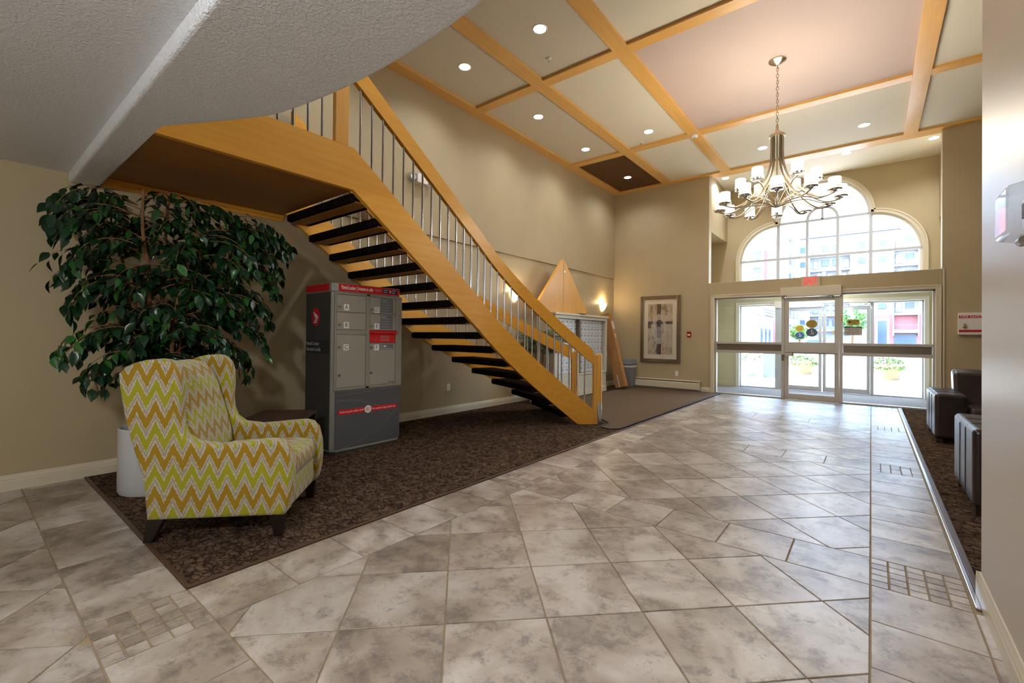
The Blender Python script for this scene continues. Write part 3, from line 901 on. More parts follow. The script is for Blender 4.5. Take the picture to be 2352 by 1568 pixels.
MB().box(-0.40, YV - 0.02, 2.06, -0.05, YV + 0.06, 2.11).tube([(-0.12, YV - 0.01, 2.05), (-0.03, YV - 0.10, 2.05), (-0.01, YV - 0.03, 1.95)], 0.012, 8).build('door_closer', 'steel', scr2, bevel=0.003)
# ------------------------------------------------------------------ carpets on the floor
cp = MB().box(XL, 0.757, -0.004, -2.637, YF, 0.006)
carpet_l = tag(cp.build('carpet', 'carpet'), 'dark brown scroll-patterned carpet laid under the staircase and armchair', 'carpet')
ct = MB().box(XL, 0.736, -0.004, -2.612, 0.757, 0.009).box(-2.637, 0.757, -0.004, -2.612, 10.88, 0.009)
ct.build('edge_strip', 'brown_vinyl', carpet_l, bevel=0.003)
cr = MB().box(0.405, 3.17, -0.004, 5.0, YF, 0.006).build('carpet', 'carpet')
tag(cr, 'brown patterned carpet of the sitting area under the leather seats', 'carpet')
MB().box(0.384, 3.0, -0.004, 0.405, 10.88, 0.009).build('edge_strip', 'steel', cr, bevel=0.003)
MB().box(0.405, 3.17, -0.002, 0.435, 10.88, 0.009).build('threshold', 'brown_vinyl', cr, bevel=0.003)
mt_ = [(-4.75, 10.86), (-4.75, 7.60), (-4.00, 7.00), (-2.97, 5.97), (-2.95, 5.74)] + arc(-2.80, 5.74, 0.15, 200, 360, 10) + [(-2.65, 10.86)]
wm = MB().pz(mt_, 0.0065, 0.016).build('entrance_mat', 'mat_walkoff')
tag(wm, 'light brown walk-off mat spread from the stair foot to the far wall', 'mat')
def closed_ribbon(poly, d, z0, z1):
    n = len(poly); inn = inset(poly, d); mb = MB()
    vs = [(x, y, z0) for x, y in poly] + [(x, y, z0) for x, y in inn] + [(x, y, z1) for x, y in poly] + [(x, y, z1) for x, y in inn]
    fs = []
    for i in range(n):
        j = (i+1) % n
        fs += [(2*n+i, 2*n+j, 3*n+j, 3*n+i), (i, j, 2*n+j, 2*n+i), (n+j, n+i, 3*n+i, 3*n+j), (j, i, n+i, n+j)]
    return mb.add(vs, fs)
closed_ribbon(mt_, 0.03, 0.0065, 0.019).build('rubber_edge', 'black_rubber', wm)

# ------------------------------------------------------------------ curved open staircase
SX, SY, SR, STH, SW = -3.804, 2.352, 2.30, 0.798, 1.41
NR, RISE, ZL = 15, 2.79 / 15, 2.79
def sp(p, off):
    if p <= 7: return Vector((SX - off, SY + 0.2535 * p, 0))
    th = (p - 7) * STH / 8
    return Vector((SX + SR - (SR + off) * math.cos(th), SY + 0.2535*7 + (SR + off) * math.sin(th), 0))
def sz(p): return ZL - RISE * p
stairs = thing('staircase', 'curved open-riser maple staircase with steel balusters rising along the left wall', 'staircase', (SX, SY, 0))
def S(v): return Vector(v) - Vector((SX, SY, 0))
PS = [i * 0.25 for i in range(0, 61)]
def strip(p_list, o0, o1, zb, zt, lo=0.006):
    fr_ = []
    for p in p_list:
        a, b = sp(p, o0), sp(p, o1)
        z0, z1 = max(sz(p) + zb, lo), max(sz(p) + zt, lo + 0.02)
        fr_.append([S((a.x, a.y, z0)), S((b.x, b.y, z0)), S((b.x, b.y, z1)), S((a.x, a.y, z1))])
    return MB().sweep(fr_)
strip(PS, 0.0, 0.05, -0.176, 0.218).build('stringer', 'maple_stair', stairs, smooth=30)
strip(PS, SW - 0.05, SW, -0.176, 0.218).build('stringer', 'maple_stair', stairs, smooth=30)
strip(PS, 0.0, 0.05, 0.862, 1.063).build('handrail', 'maple_stair', stairs, smooth=30)
strip([p for p in PS if p >= 0.25], SW - 0.05, SW, 0.862, 1.063).build('handrail', 'maple_stair', stairs, smooth=30)
for k in range(1, NR):
    z = sz(k); mb = MB(); ps = [k - 1 + 0.02 + 0.20 * i for i in range(6)] + [k + 0.13]
    o0, o1 = 0.05, SW - 0.05
    th = 0.085
    mb.sweep([[S((sp(p, o0).x, sp(p, o0).y, z - th)), S((sp(p, o1).x, sp(p, o1).y, z - th)), S((sp(p, o1).x, sp(p, o1).y, z)), S((sp(p, o0).x, sp(p, o0).y, z))] for p in ps])
    tr = mb.build('tread', 'carpet_stair', stairs, bevel=0.022, seg=3)
    ps = [k - 0.80, k - 0.5, k - 0.2]
    mb = MB().sweep([[S((sp(p, o0).x, sp(p, o0).y, z - th - 0.005)), S((sp(p, o1).x, sp(p, o1).y, z - th - 0.005)), S((sp(p, o1).x, sp(p, o1).y, z - th + 0.01)), S((sp(p, o0).x, sp(p, o0).y, z - th + 0.01))] for p in ps])
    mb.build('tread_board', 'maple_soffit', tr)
def baluster(p, off, r=0.0115):
    c = sp(p, off); return MB().cyl(S((c.x, c.y, sz(p) + 0.20)), S((c.x, c.y, sz(p) + 0.88)), r, n=10).build('baluster', 'steel', stairs, smooth=True)
for i in range(29): baluster(0.32 + 0.505 * i, 0.025)
for i in range(28): baluster(0.72 + 0.505 * i, SW - 0.025)
# landing: deck, soffit, fascia, guard
MB().box(*S((XL, 0.80, 2.63)), *S((SX - 0.05, SY, 2.79))).build('landing_deck', 'carpet_stair', stairs)
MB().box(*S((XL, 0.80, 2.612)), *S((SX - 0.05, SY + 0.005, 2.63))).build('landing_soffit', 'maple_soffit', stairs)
MB().box(*S((SX - 0.05, 0.80, 2.614)), *S((SX, SY, 3.008))).build('fascia_board', 'maple_stair', stairs)
MB().box(*S((XL + 0.0, 0.82, 2.575)), *S((XL + 0.045, SY + 0.02, 2.612))).box(*S((XL, 0.82, 2.54)), *S((XL + 0.025, SY + 0.02, 2.575))).build('soffit_moulding', 'maple_stair', stairs, bevel=0.004)
MB().box(*S((SX - 0.055, 2.165, 3.006)), *S((SX - 0.001, 2.30, 3.90))).build('newel_post', 'maple_z', stairs, bevel=0.006)
MB().box(*S((SX - 0.05, 0.90, 3.66)), *S((SX, 2.17, 3.85))).build('landing_rail', 'maple_stair', stairs, bevel=0.004)
for i in range(9):
    y = 2.05 - 0.128 * i
    MB().cyl(S((SX - 0.025, y, 2.99)), S((SX - 0.025, y, 3.68)), 0.0115, n=10).build('baluster', 'steel', stairs, smooth=True)
# foot newels with steel kick sleeves
def newel(off, kick):
    c = sp(15.0, off); t = (sp(15.0, off) - sp(14.7, off)).normalized(); nrm = Vector((-t.y, t.x, 0))
    a = c + t * 0.028; b = c + t * 0.082
    up = Vector((0, 0, 1))
    nw = MB().frame(S(a) + up * 0.5, t, nrm, up, 0.056, 0.085, 0.99).build('newel_post', 'maple_z', stairs, bevel=0.005)
    sec = []
    for z, k in ((0.006, 1.0), (0.985, 1.0), (1.005, 0.93), (1.018, 0.75)):
        sec.append([S(b) + up * z + (t * math.cos(q) * 0.048 + nrm * math.sin(q) * 0.046) * k for q in [2*math.pi*i/20 for i in range(20)]])
    MB().sweep(sec).build('newel_round', 'maple_z', nw, smooth=40)
    if kick:
        MB().sweep([[S(b) + up * z + (t * math.cos(q) * 0.051 + nrm * math.sin(q) * 0.049) for q in [2*math.pi*i/20 for i in range(20)]] for z in (0.007, 0.31)]).build('kick_sleeve', 'steel', nw, smooth=40)
newel(0.025, True); newel(SW - 0.025, False)
# ------------------------------------------------------------------ wing armchair with zig-zag fabric
ch = thing('armchair', 'high-backed wing armchair in yellow, olive and taupe zig-zag fabric on the carpet corner', 'armchair', (-3.367, 1.240, 0.006), math.atan2(0.735, 0.678))
side = [(-0.345, 0.140), (-0.365, 0.357), (-0.408, 0.511), (-0.437, 0.611), (-0.466, 0.733), (-0.486, 0.840), (-0.503, 0.955), (-0.507, 1.005),
        (-0.470, 1.046), (-0.420, 1.070), (-0.368, 1.085), (-0.300, 1.092), (-0.262, 1.088), (-0.225, 1.070), (-0.197, 1.032), (-0.180, 0.970), (-0.178, 0.870), (-0.183, 0.774),
        (-0.176, 0.700), (-0.150, 0.634), (-0.095, 0.592), (0.026, 0.575), (0.135, 0.581), (0.244, 0.592), (0.340, 0.597), (0.388, 0.586), (0.431, 0.540),
        (0.455, 0.444), (0.460, 0.348), (0.453, 0.244), (0.436, 0.165), (0.412, 0.135)]
def rounded_slab(prof, y0, y1, r, steps=4):
    """slab with a softly padded rim: the outline shrinks towards both faces"""
    n = len(prof); inn = inset(prof[::-1], r) ; inn = inn[::-1] if inn else prof
    secs = []
    ang = [i / steps * math.pi / 2 for i in range(steps + 1)]
    for a in ang:                      # first face
        k = math.sin(a); secs.append([(inn[i][0] + (prof[i][0]-inn[i][0])*k, y0 + r*(1-math.cos(a)), inn[i][1] + (prof[i][1]-inn[i][1])*k) for i in range(n)])
    for a in ang[::-1]:
        k = math.sin(a); secs.append([(inn[i][0] + (prof[i][0]-inn[i][0])*k, y1 - r*(1-math.cos(a)), inn[i][1] + (prof[i][1]-inn[i][1])*k) for i in range(n)])
    return MB().sweep(secs)
smooth_side = [(p.x, p.y) for p in catmull([(x, z, 0) for x, z in side + [side[0]]], 2)][:-1]
rounded_slab(side, -0.385, -0.275, 0.030).build('wing_side', 'chevron_side', ch, smooth=60)
rounded_slab(side, 0.275, 0.385, 0.030).build('wing_side', 'chevron_side', ch, smooth=60)
back = [(-0.335, 0.145), (-0.355, 0.357), (-0.400, 0.511), (-0.458, 0.733), (-0.495, 0.955), (-0.490, 1.030), (-0.455, 1.058), (-0.405, 1.052), (-0.372, 1.00), (-0.29, 0.70), (-0.20, 0.40), (-0.18, 0.15)]
rounded_slab(back, -0.285, 0.285, 0.02).build('back_shell', 'chevron_side', ch, smooth=60)
cush = [(-0.375, 0.46), (-0.410, 1.00), (-0.385, 1.052), (-0.335, 1.045), (-0.285, 0.985), (-0.245, 0.90), (-0.185, 0.70), (-0.150, 0.56), (-0.140, 0.475), (-0.18, 0.45)]
rounded_slab(cush, -0.27, 0.27, 0.045, 5).build('back_cushion', 'chevron_seat', ch, smooth=60)
seat = [(-0.22, 0.325), (-0.22, 0.455), (-0.10, 0.470), (0.12, 0.480), (0.33, 0.478), (0.405, 0.462), (0.428, 0.420), (0.430, 0.360), (0.412, 0.325), (0.35, 0.318)]
rounded_slab(seat, -0.272, 0.272, 0.030, 4).build('seat_cushion', 'chevron_seat', ch, smooth=60)
MB().box(-0.33, -0.275, 0.140, 0.412, 0.275, 0.318).build('seat_base', 'chevron_seat', ch, bevel=0.012)
def leg(x, y, dx):
    a = [(x-0.045, y-0.03, 0.142), (x+0.045, y-0.03, 0.142), (x+0.045, y+0.03, 0.142), (x-0.045, y+0.03, 0.142)]
    b = [(x+dx-0.024, y-0.022, 0), (x+dx+0.024, y-0.022, 0), (x+dx+0.024, y+0.022, 0), (x+dx-0.024, y+0.022, 0)]
    MB().sweep([b, a]).build('leg', 'dark_wood_leg', ch, bevel=0.004)
leg(-0.305, -0.335, -0.045); leg(-0.305, 0.335, -0.045); leg(0.370, -0.335, 0.006); leg(0.370, 0.335, 0.006)

# ------------------------------------------------------------------ low dark side table behind it
tb = thing('side_table', 'low dark walnut side table with open shelf between armchair and parcel locker', 'table', (-4.17, 1.868, 0.006), math.atan2(0.735, 0.678))
MB().box(-0.24, -0.30, 0.485, 0.24, 0.30, 0.515).build('table_top', 'dark_walnut', tb, bevel=0.003)
MB().box(-0.235, -0.295, 0.03, 0.235, -0.265, 0.485).build('side_panel', 'dark_walnut', tb, bevel=0.003)
MB().box(-0.235, 0.265, 0.03, 0.235, 0.295, 0.485).build('side_panel', 'dark_walnut', tb, bevel=0.003)
MB().box(-0.235, -0.265, 0.03, -0.215, 0.265, 0.45).build('back_panel', 'dark_walnut', tb)
MB().box(-0.235, -0.265, 0.22, 0.225, 0.265, 0.24).build('shelf', 'dark_walnut', tb)
MB().box(-0.235, -0.265, 0.03, 0.225, 0.265, 0.05).build('bottom_panel', 'dark_walnut', tb)
for sx in (-0.2, 0.2):
    for sy in (-0.26, 0.26): MB().box(sx-0.02, sy-0.02, 0, sx+0.02, sy+0.02, 0.032).build('foot', 'black_rubber', tb)

# ------------------------------------------------------------------ parcel locker
LX, LY0, LY1, LH = -4.315, 2.455, 3.315, 1.785
lk = thing('parcel_locker', 'grey parcel locker cabinet with red header strip under the stairs', 'locker', (LX, LY0, 0.006))
W, D = LY1 - LY0, 0.56
c_ = 0.045
def lprof(e=0.0): return [(-D - e, -e), (-c_ , -e), (e, c_), (e, W - c_), (-c_, W + e), (-D - e, W + e)]
MB().pz(lprof(0.0), 0.03, 1.695).build('body', 'locker_grey', lk, bevel=0.004)
MB().pz(lprof(-0.012), 0.0, 0.03).build('plinth', 'locker_side', lk)
MB().pz(lprof(0.004), 1.695, LH).build('header', 'locker_grey', lk, bevel=0.006)
hdr = MB().box(0.003, c_ + 0.012, 1.703, 0.007, W - c_ - 0.005, LH - 0.006).build('header_strip', 'post_red', lk)
lettering('Parcel Locker | Armoire à colis', 0.056, 'ink_white', hdr, (0.0075, 0.085, 1.742), (0, 1, 0), (0, 0, 1), weight=0.001, width=0.375)
for i, s_ in enumerate((0.95, 1.0, 0.55)):
    MB().box(0.0065, 0.478 + (1-s_)*0.05, 1.752 - i*0.012, 0.0078, 0.478 + 0.10*s_, 1.755 - i*0.012).build('fine_print', 'ink_grey', hdr)
for y0, a_, b__ in ((0.59, 'CANADA', 'POST'), (0.70, 'POSTES', 'CANADA')):
    MB().box(0.0066, y0, 1.716, 0.0076, y0 + 0.085, 1.768).build('logo_block', 'decal_navy', hdr)
    lettering(a_, 0.017, 'ink_white', hdr, (0.008, y0 + 0.01, 1.754), (0, 1, 0), (0, 0, 1), width=0.058)
    lettering(b__, 0.017, 'ink_white', hdr, (0.008, y0 + 0.01, 1.730), (0, 1, 0), (0, 0, 1), width=0.046)
def wing_logo(parent, o, r, u, s, mat='ink_white'):
    """white winged emblem: a swept triangle over three slanted bars"""
    o, r, u = Vector(o), Vector(r), Vector(u); n = r.cross(u)
    def poly(pts):
        mb = MB(); f = lambda a, b: o + r*a*s + u*b*s
        mb.prism(pts, f, lambda a, b: f(a, b) + n*0.0008); return mb
    mb = poly([(-0.42, 0.62), (0.50, 0.12), (0.40, 0.06), (-0.16, 0.06)])
    for k, z in enumerate((-0.10, -0.28, -0.46)):
        mb2 = poly([(-0.10 - 0.14*k, z), (-0.02 - 0.14*k, z + 0.11), (0.46 - 0.10*k, z + 0.11), (0.40 - 0.10*k, z)])
        mb.add(mb2.v, mb2.f)
    mb.build('emblem', mat, parent)
cir = MB().cyl((0.006, 0.687, 1.742), (0.0082, 0.687, 1.742), 0.021, n=24).build('logo_roundel', 'post_red', hdr)
wing_logo(cir, (0.0084, 0.687, 1.741), (0, 1, 0), (0, 0, 1), 0.026)
MB().box(-D, -0.0075, 1.703, -c_ - 0.03, -0.0035, LH - 0.006).build('header_strip', 'post_red', lk)
# left flank
sd = MB().box(-D + 0.005, -0.0035, 0.05, -c_ - 0.012, 0.001, 1.69).build('side_panel', 'locker_side', lk)
ov = MB(); pr = [(math.cos(t) * 0.080, math.sin(t) * 0.098) for t in [2*math.pi*i/32 for i in range(32)]]
ov.prism(pr, lambda a, b: (-0.345 + a, -0.0035, 1.437 + b), lambda a, b: (-0.345 + a, -0.0052, 1.437 + b))
ovo = ov.build('logo_oval', 'post_red', sd)
wing_logo(ovo, (-0.345, -0.0056, 1.425), (1, 0, 0), (0, 0, 1), 0.115)
lab = MB().box(-D + 0.008, -0.0055, 1.045, -c_ - 0.012, -0.003, 1.19).build('side_label', 'decal_dark', sd)
lettering('Parcel Locker', 0.058, 'ink_grey', lab, (-D + 0.022, -0.006, 1.150), (1, 0, 0), (0, 0, 1), width=0.27)
lettering('Armoire à colis', 0.058, 'ink_grey', lab, (-D + 0.022, -0.006, 1.088), (1, 0, 0), (0, 0, 1), width=0.30)
# door frame and doors
ff = MB()
for a, b, c, d in ((0.008, 0.668, 0.030, 1.690), (0.842, 0.668, 0.852, 1.690), (0.376, 0.668, 0.420, 1.690), (0.030, 1.668, 0.842, 1.690), (0.030, 0.668, 0.842, 0.692), (0.030, 1.250, 0.376, 1.297), (0.766, 0.692, 0.842, 1.668)):
    ff.box(0.0, a, b, 0.016, c, d)
ff.build('door_frame', 'locker_grey', lk, bevel=0.003)
def ldoor(y0, z0, y1, z1, letter, ly, lz, locks):
    d = MB().box(0.001, y0 + 0.003, z0 + 0.003, 0.013, y1 - 0.003, z1 - 0.003).build('door', 'locker_door', lk, bevel=0.003)
    for a, b in locks: MB().cyl((0.012, a, b), (0.024, a, b), 0.0135, n=16).cyl((0.024, a, b), (0.026, a, b), 0.009, n=12).build('lock', 'steel', d, smooth=True)
    lb_ = MB().box(0.013, ly - 0.030, lz - 0.032, 0.0145, ly + 0.030, lz + 0.032).build('letter_plate', 'ink_white', d)
    lettering(letter, 0.058, 'ink_black', lb_, (0.0148, ly, lz), (0, 1, 0), (0, 0, 1), align='CENTER')
    return d
ldoor(0.030, 1.482, 0.376, 1.668, 'A', 0.140, 1.535, [(0.060, 1.535)])
ldoor(0.030, 1.297, 0.376, 1.482, 'B', 0.140, 1.348, [(0.060, 1.348)])
ldoor(0.030, 0.692, 0.376, 1.250, 'C', 0.140, 1.115, [(0.060, 1.115), (0.062, 0.825)])
dD = ldoor(0.420, 1.485, 0.766, 1.668, 'D', 0.512, 1.525, [(0.440, 1.525)])
dE = ldoor(0.420, 1.300, 0.766, 1.485, 'E', 0.512, 1.345, [(0.440, 1.345)])
dF = ldoor(0.420, 0.692, 0.766, 1.155, 'F', 0.512, 1.108, [(0.440, 1.108), (0.442, 0.83)])
for d_, z0, hd, n in ((dD, 1.500, 'Instructions', 4), (dE, 1.315, 'Directives', 4)):
    pl = MB().box(0.013, 0.560, z0, 0.0145, 0.725, z0 + 0.158).build('notice_plate', 'decal_grey', d_)
    lettering(hd, 0.016, 'ink_white', pl, (0.0148, 0.570, z0 + 0.138), (0, 1, 0), (0, 0, 1))
    for i in range(n):
        zz = z0 + 0.115 - i * 0.030
        MB().box(0.0145, 0.570, zz, 0.0152, 0.577, zz + 0.007).box(0.0145, 0.583, zz + 0.004, 0.0152, 0.700, zz + 0.0065).box(0.0145, 0.583, zz - 0.006, 0.0152, 0.670, zz - 0.0035).build('fine_print', 'ink_grey', pl)
kp = MB().box(0.013, 0.560, 1.085, 0.0145, 0.735, 1.145).build('notice_plate', 'decal_grey', dF)
MB().cyl((0.0145, 0.615, 1.122), (0.0155, 0.615, 1.122), 0.011, n=16).box(0.0145, 0.622, 1.118, 0.0155, 0.650, 1.125).cyl((0.0145, 0.580, 1.122), (0.0155, 0.580, 1.122), 0.007, n=12).build('key_symbol', 'ink_white', kp)
lettering('Key Return | Retour de clé', 0.014, 'ink_white', kp, (0.0148, 0.566, 1.098), (0, 1, 0), (0, 0, 1), width=0.155)
cv = lettering('Canada', 0.028, 'ink_black', dF, (0.0135, 0.672, 0.715), (0, 1, 0), (0, 0, 1), width=0.082)
sl = MB().box(0.0, 0.420, 1.162, 0.012, 0.766, 1.296).build('drop_slot', 'post_red', lk, bevel=0.003)
MB().prism([(0.0, 1.262), (0.035, 1.268), (0.035, 1.280), (0.0, 1.300)], lambda a, b: (a + 0.01, 0.418, b), lambda a, b: (a + 0.01, 0.778, b)).build('slot_hood', 'post_red', sl)
for i in range(6): MB().box(0.012, 0.562, 1.182 + i*0.010 + (0.006 if i > 2 else 0), 0.0128, 0.682, 1.1845 + i*0.010 + (0.006 if i > 2 else 0)).build('fine_print', 'ink_grey', sl)
MB().cyl((0.011, 0.492, 1.193), (0.016, 0.492, 1.193), 0.012, n=16).build('lock', 'steel', sl)
lp = MB().box(0.0, 0.026, 0.062, 0.008, 0.838, 0.656).build('lower_panel', 'locker_dark', lk, bevel=0.002)
def swoosh(pts, w0, w1):
    P = catmull([(0, y, z) for y, z in pts], 8); A = []; B = []
    for i, p in enumerate(P):
        t = (P[min(i+1, len(P)-1)] - P[max(i-1, 0)]).normalized(); nn = Vector((0, -t.z, t.y)); w = w0 + (w1 - w0) * i / (len(P) - 1)
        A.append(p + nn*w); B.append(p - nn*w)
    mb = MB(); n = len(P)
    mb.add([(0.0083, a.y, a.z) for a in A] + [(0.0083, b.y, b.z) for b in B], [(i, i+1, n+i+1, n+i) for i in range(n-1)])
    mb.build('swoosh', 'decal_swoosh', lp)
swoosh([(0.03, 0.615), (0.30, 0.625), (0.60, 0.640), (0.835, 0.652)], 0.010, 0.004)
swoosh([(0.03, 0.560), (0.30, 0.540), (0.60, 0.430), (0.835, 0.250)], 0.012, 0.003)
swoosh([(0.12, 0.068), (0.35, 0.120), (0.60, 0.250), (0.835, 0.420)], 0.004, 0.008)
bn = MB().prism([(0.062, 0.410), (0.795, 0.408), (0.797, 0.460), (0.060, 0.465)], lambda a, b: (0.0082, a, b), lambda a, b: (0.0096, a, b)).build('banner', 'post_red', lp)
lettering('Delivering the online world', 0.030, 'ink_white', bn, (0.0100, 0.078, 0.438), (0, 1, 0), (0, 0, 1), width=0.285)
lettering("Du monde en ligne jusqu'à vous", 0.030, 'ink_white', bn, (0.0100, 0.470, 0.434), (0, 1, 0), (0, 0, 1), width=0.305)
ro = MB().cyl((0.0096, 0.415, 0.437), (0.0112, 0.415, 0.437), 0.042, n=28).build('banner_roundel', 'ink_white', bn)
MB().box(0.0112, 0.400, 0.430, 0.012, 0.436, 0.434).box(0.0112, 0.404, 0.441, 0.012, 0.434, 0.445).box(0.0112, 0.408, 0.452, 0.012, 0.432, 0.455).box(0.0112, 0.396, 0.424, 0.012, 0.400, 0.462).cyl((0.0112, 0.408, 0.420), (0.012, 0.408, 0.420), 0.005, n=10).cyl((0.0112, 0.428, 0.420), (0.012, 0.428, 0.420), 0.005, n=10).build('cart_symbol', 'post_red', ro)

# ------------------------------------------------------------------ weeping-fig tree in a white cylinder pot
random.seed(11)
FX, FY = -4.52, 1.06
fg = thing('potted_fig_tree', 'tall artificial fig tree with drooping dark green leaves behind the armchair', 'plant', (FX, FY, 0.006))
MB().lathe([(0.235, 0.0), (0.245, 0.02), (0.245, 0.50), (0.238, 0.505), (0.230, 0.50), (0.230, 0.44), (0.0, 0.44)], n=40).build('pot', 'pot_white', fg, smooth=40)
MB().lathe([(0.236, 0.0), (0.225, 0.012), (0.0, 0.012)], c=(0, 0, -0.003), n=40).build('pot_base', 'black_rubber', fg, smooth=40)
MB().lathe([(0.228, 0.44), (0.20, 0.452), (0.0, 0.458)], n=24).build('soil', 'soil', fg)
TV = Vector((0.22, 0.975, 0)); TD = Vector((0.975, -0.22, 0))     # across and towards the room
canes = []
for lean, fw_, top in ((-0.10, 0.10, 2.36), (0.05, -0.05, 2.42), (0.26, 0.05, 2.20), (0.50, -0.02, 2.24), (-0.22, -0.12, 2.10), (0.16, 0.15, 2.05)):
    b0 = TV * (lean * 0.25) + TD * (fw_ * 0.4)
    pts = []
    for i in range(7):
        t = i / 6
        w_ = Vector((random.uniform(-1, 1), random.uniform(-1, 1), 0)) * 0.018 * (0.3 + t)
        pts.append(b0 + (TV * lean * 1.0 + TD * fw_) * (t ** 1.4) * 0.95 + w_ + Vector((0, 0, 0.44 + (top - 0.44) * t)))
    sm = catmull(pts, 4)
    MB().tube(sm, [0.021 - 0.011 * i / (len(sm)-1) for i in range(len(sm))], 8).build('trunk', 'bark', fg, smooth=60)
    canes.append(pts)
leaves = []; twigs = MB()
def leaf_at(p, d, up, s): leaves.append((p, d, up, s))
def spray(start, dirn, length, droop, n):
    """arching twig with alternating hanging leaves"""
    p = Vector(start); d = Vector(dirn).normalized(); pts = [p.copy()]; step = length / 9
    for i in range(9):
        d = (d + Vector((0, 0, -droop)) * (0.5 + i * 0.12) + Vector((random.uniform(-1, 1), random.uniform(-1, 1), random.uniform(-1, 1))) * 0.05).normalized()
        p = p + d * step
        p.z = min(p.z, 2.44)
        wx = FX + p.x
        if wx < XL + 0.10: p.x = XL + 0.10 - FX
        pts.append(p.copy())
    twigs.tube(pts, [0.0045 - 0.0032 * i / 9 for i in range(10)], 5)
    for i in range(n):
        t = (0.18 + 0.82 * i / max(1, n - 1)) * 9; k = min(int(t), 8); q = pts[k].lerp(pts[k+1], t - k)
        dd = (pts[k+1] - pts[k]).normalized(); sd_ = dd.cross(Vector((0, 0, 1)))
        if sd_.length < 0.2: sd_ = Vector((random.uniform(-1, 1), random.uniform(-1, 1), 0))
        sd_.normalize(); sgn = 1 if i % 2 else -1
        ld = (dd * random.uniform(0.1, 0.7) + sd_ * sgn * random.uniform(0.3, 1.0) + Vector((random.uniform(-.35, .35), random.uniform(-.35, .35), -random.uniform(0.2, 1.2)))).normalized()
        q = q + sd_ * sgn * random.uniform(0.0, 0.05) + Vector((0, 0, random.uniform(-0.035, 0.01)))
        if q.z > 2.47: q.z = 2.47
        leaf_at(q, ld, Vector((random.uniform(-0.7, 0.7), random.uniform(-0.7, 0.7), 1)), random.uniform(0.078, 0.118))
for ci, c in enumerate(canes):
    for h in range(24):
        t = 0.24 + 0.76 * (h + random.random() * 0.8) / 24
        tt = min(t, 0.999) * 6; k = int(tt); q = c[k].lerp(c[k+1], tt - k)
        z = q.z
        frac = max(0.0, min(1.0, (z - 0.85) / 1.4))
        ang = random.uniform(0, 2 * math.pi)
        side_ = math.cos(ang); front = math.sin(ang) * 0.75
        ln = 0.26 + 0.26 * frac + random.uniform(-0.08, 0.14)
        if front < 0: front *= 0.55
        dv = TV * side_ + TD * front + Vector((0, 0, 0.75 if z < 2.05 else 0.42))
        spray(q, dv, ln, 0.20, random.randint(13, 18))
# long outer sprays that give the crown its drooping left and right skirts
for a, b, zz, ln in ((-0.16, 0.10, 2.22, 0.60), (-0.18, 0.22, 2.12, 0.56), (-0.15, -0.05, 2.30, 0.58), (-0.18, 0.2, 1.85, 0.54), (-0.15, 0.1, 1.60, 0.62), (-0.1, 0.2, 1.30, 0.55), (-0.1, 0.1, 1.10, 0.50),
                     (0.42, 0.05, 2.18, 0.66), (0.46, -0.05, 2.10, 0.64), (0.40, 0.15, 2.02, 0.62), (0.42, 0.1, 1.85, 0.62), (0.40, -0.05, 1.70, 0.58), (0.36, 0.1, 1.50, 0.58), (0.32, 0.05, 1.30, 0.55), (0.28, 0.05, 1.10, 0.52),
                     (0.05, 0.2, 2.20, 0.6), (0.15, 0.25, 1.95, 0.55), (0.0, 0.25, 1.65, 0.5), (0.2, 0.2, 1.45, 0.5), (0.05, 0.2, 1.2, 0.5)):
    sg = -1 if a < 0.02 and ln > 0.49 and b < 0.26 and a < 0 else 1
    for r_ in range(3):
        spray(TV * (a + random.uniform(-0.05, 0.05)) + TD * (b + random.uniform(-0.06, 0.06)) + Vector((0, 0, zz + random.uniform(-0.06, 0.06))),
              TV * sg * random.uniform(0.6, 1.0) + TD * random.uniform(-0.1, 0.5) + Vector((0, 0, random.uniform(0.25, 0.7))), ln * random.uniform(0.8, 1.05), 0.26, 19)
tag(twigs.build('twigs', 'bark', fg, smooth=60), kind='stuff')
def leaf_mesh(bend, fold):
    """unit leaf along +x, folded on its midrib and curling down"""
    prof = [(0, 0.0), (0.08, 0.05), (0.25, 0.20), (0.45, 0.245), (0.65, 0.19), (0.85, 0.08), (1.0, 0.0)]
    v, f = [], []
    for x, w_ in prof:
        z = -bend * x * x
        v += [(x, w_, z + fold * w_), (x, 0, z), (x, -w_, z + fold * w_)]
    for i in range(len(prof) - 1):
        a = 3 * i
        f += [(a, a+3, a+4, a+1), (a+1, a+4, a+5, a+2)]
    return v, f
variants = [leaf_mesh(b_, f_) for b_, f_ in ((0.10, 0.30), (0.22, 0.45), (0.04, 0.20))]
vmesh = []
for v, f in variants:
    me = MB().add(v, f).mesh('leaf', 'ficus_leaf', smooth=80); vmesh.append(me)
eye_l = Vector((-FX, -FY, EYE))
leaves.sort(key=lambda l: (l[0] - eye_l).length - 2.0 * l[3])
rest = MB()
for i, (p, d, up, s_) in enumerate(leaves):
    d = d.normalized(); side_ = up.cross(d)
    if side_.length < 1e-3: side_ = d.orthogonal()
    side_.normalize(); u2 = d.cross(side_)
    mtx = Matrix(((d.x*s_, side_.x*s_, u2.x*s_, p.x), (d.y*s_, side_.y*s_, u2.y*s_, p.y), (d.z*s_, side_.z*s_, u2.z*s_, p.z), (0, 0, 0, 1)))
    tip = FX + (mtx @ Vector((1, 0, 0))).x
    if tip < XL + 0.03: continue
    if i < 298:
        o = link('leaf', vmesh[i % 3], fg); o.matrix_local = mtx
    else:
        v, f = variants[i % 3]; rest.add([mtx @ Vector(q) for q in v], f)
tag(rest.build('foliage', 'ficus_leaf', fg, smooth=80), kind='stuff')

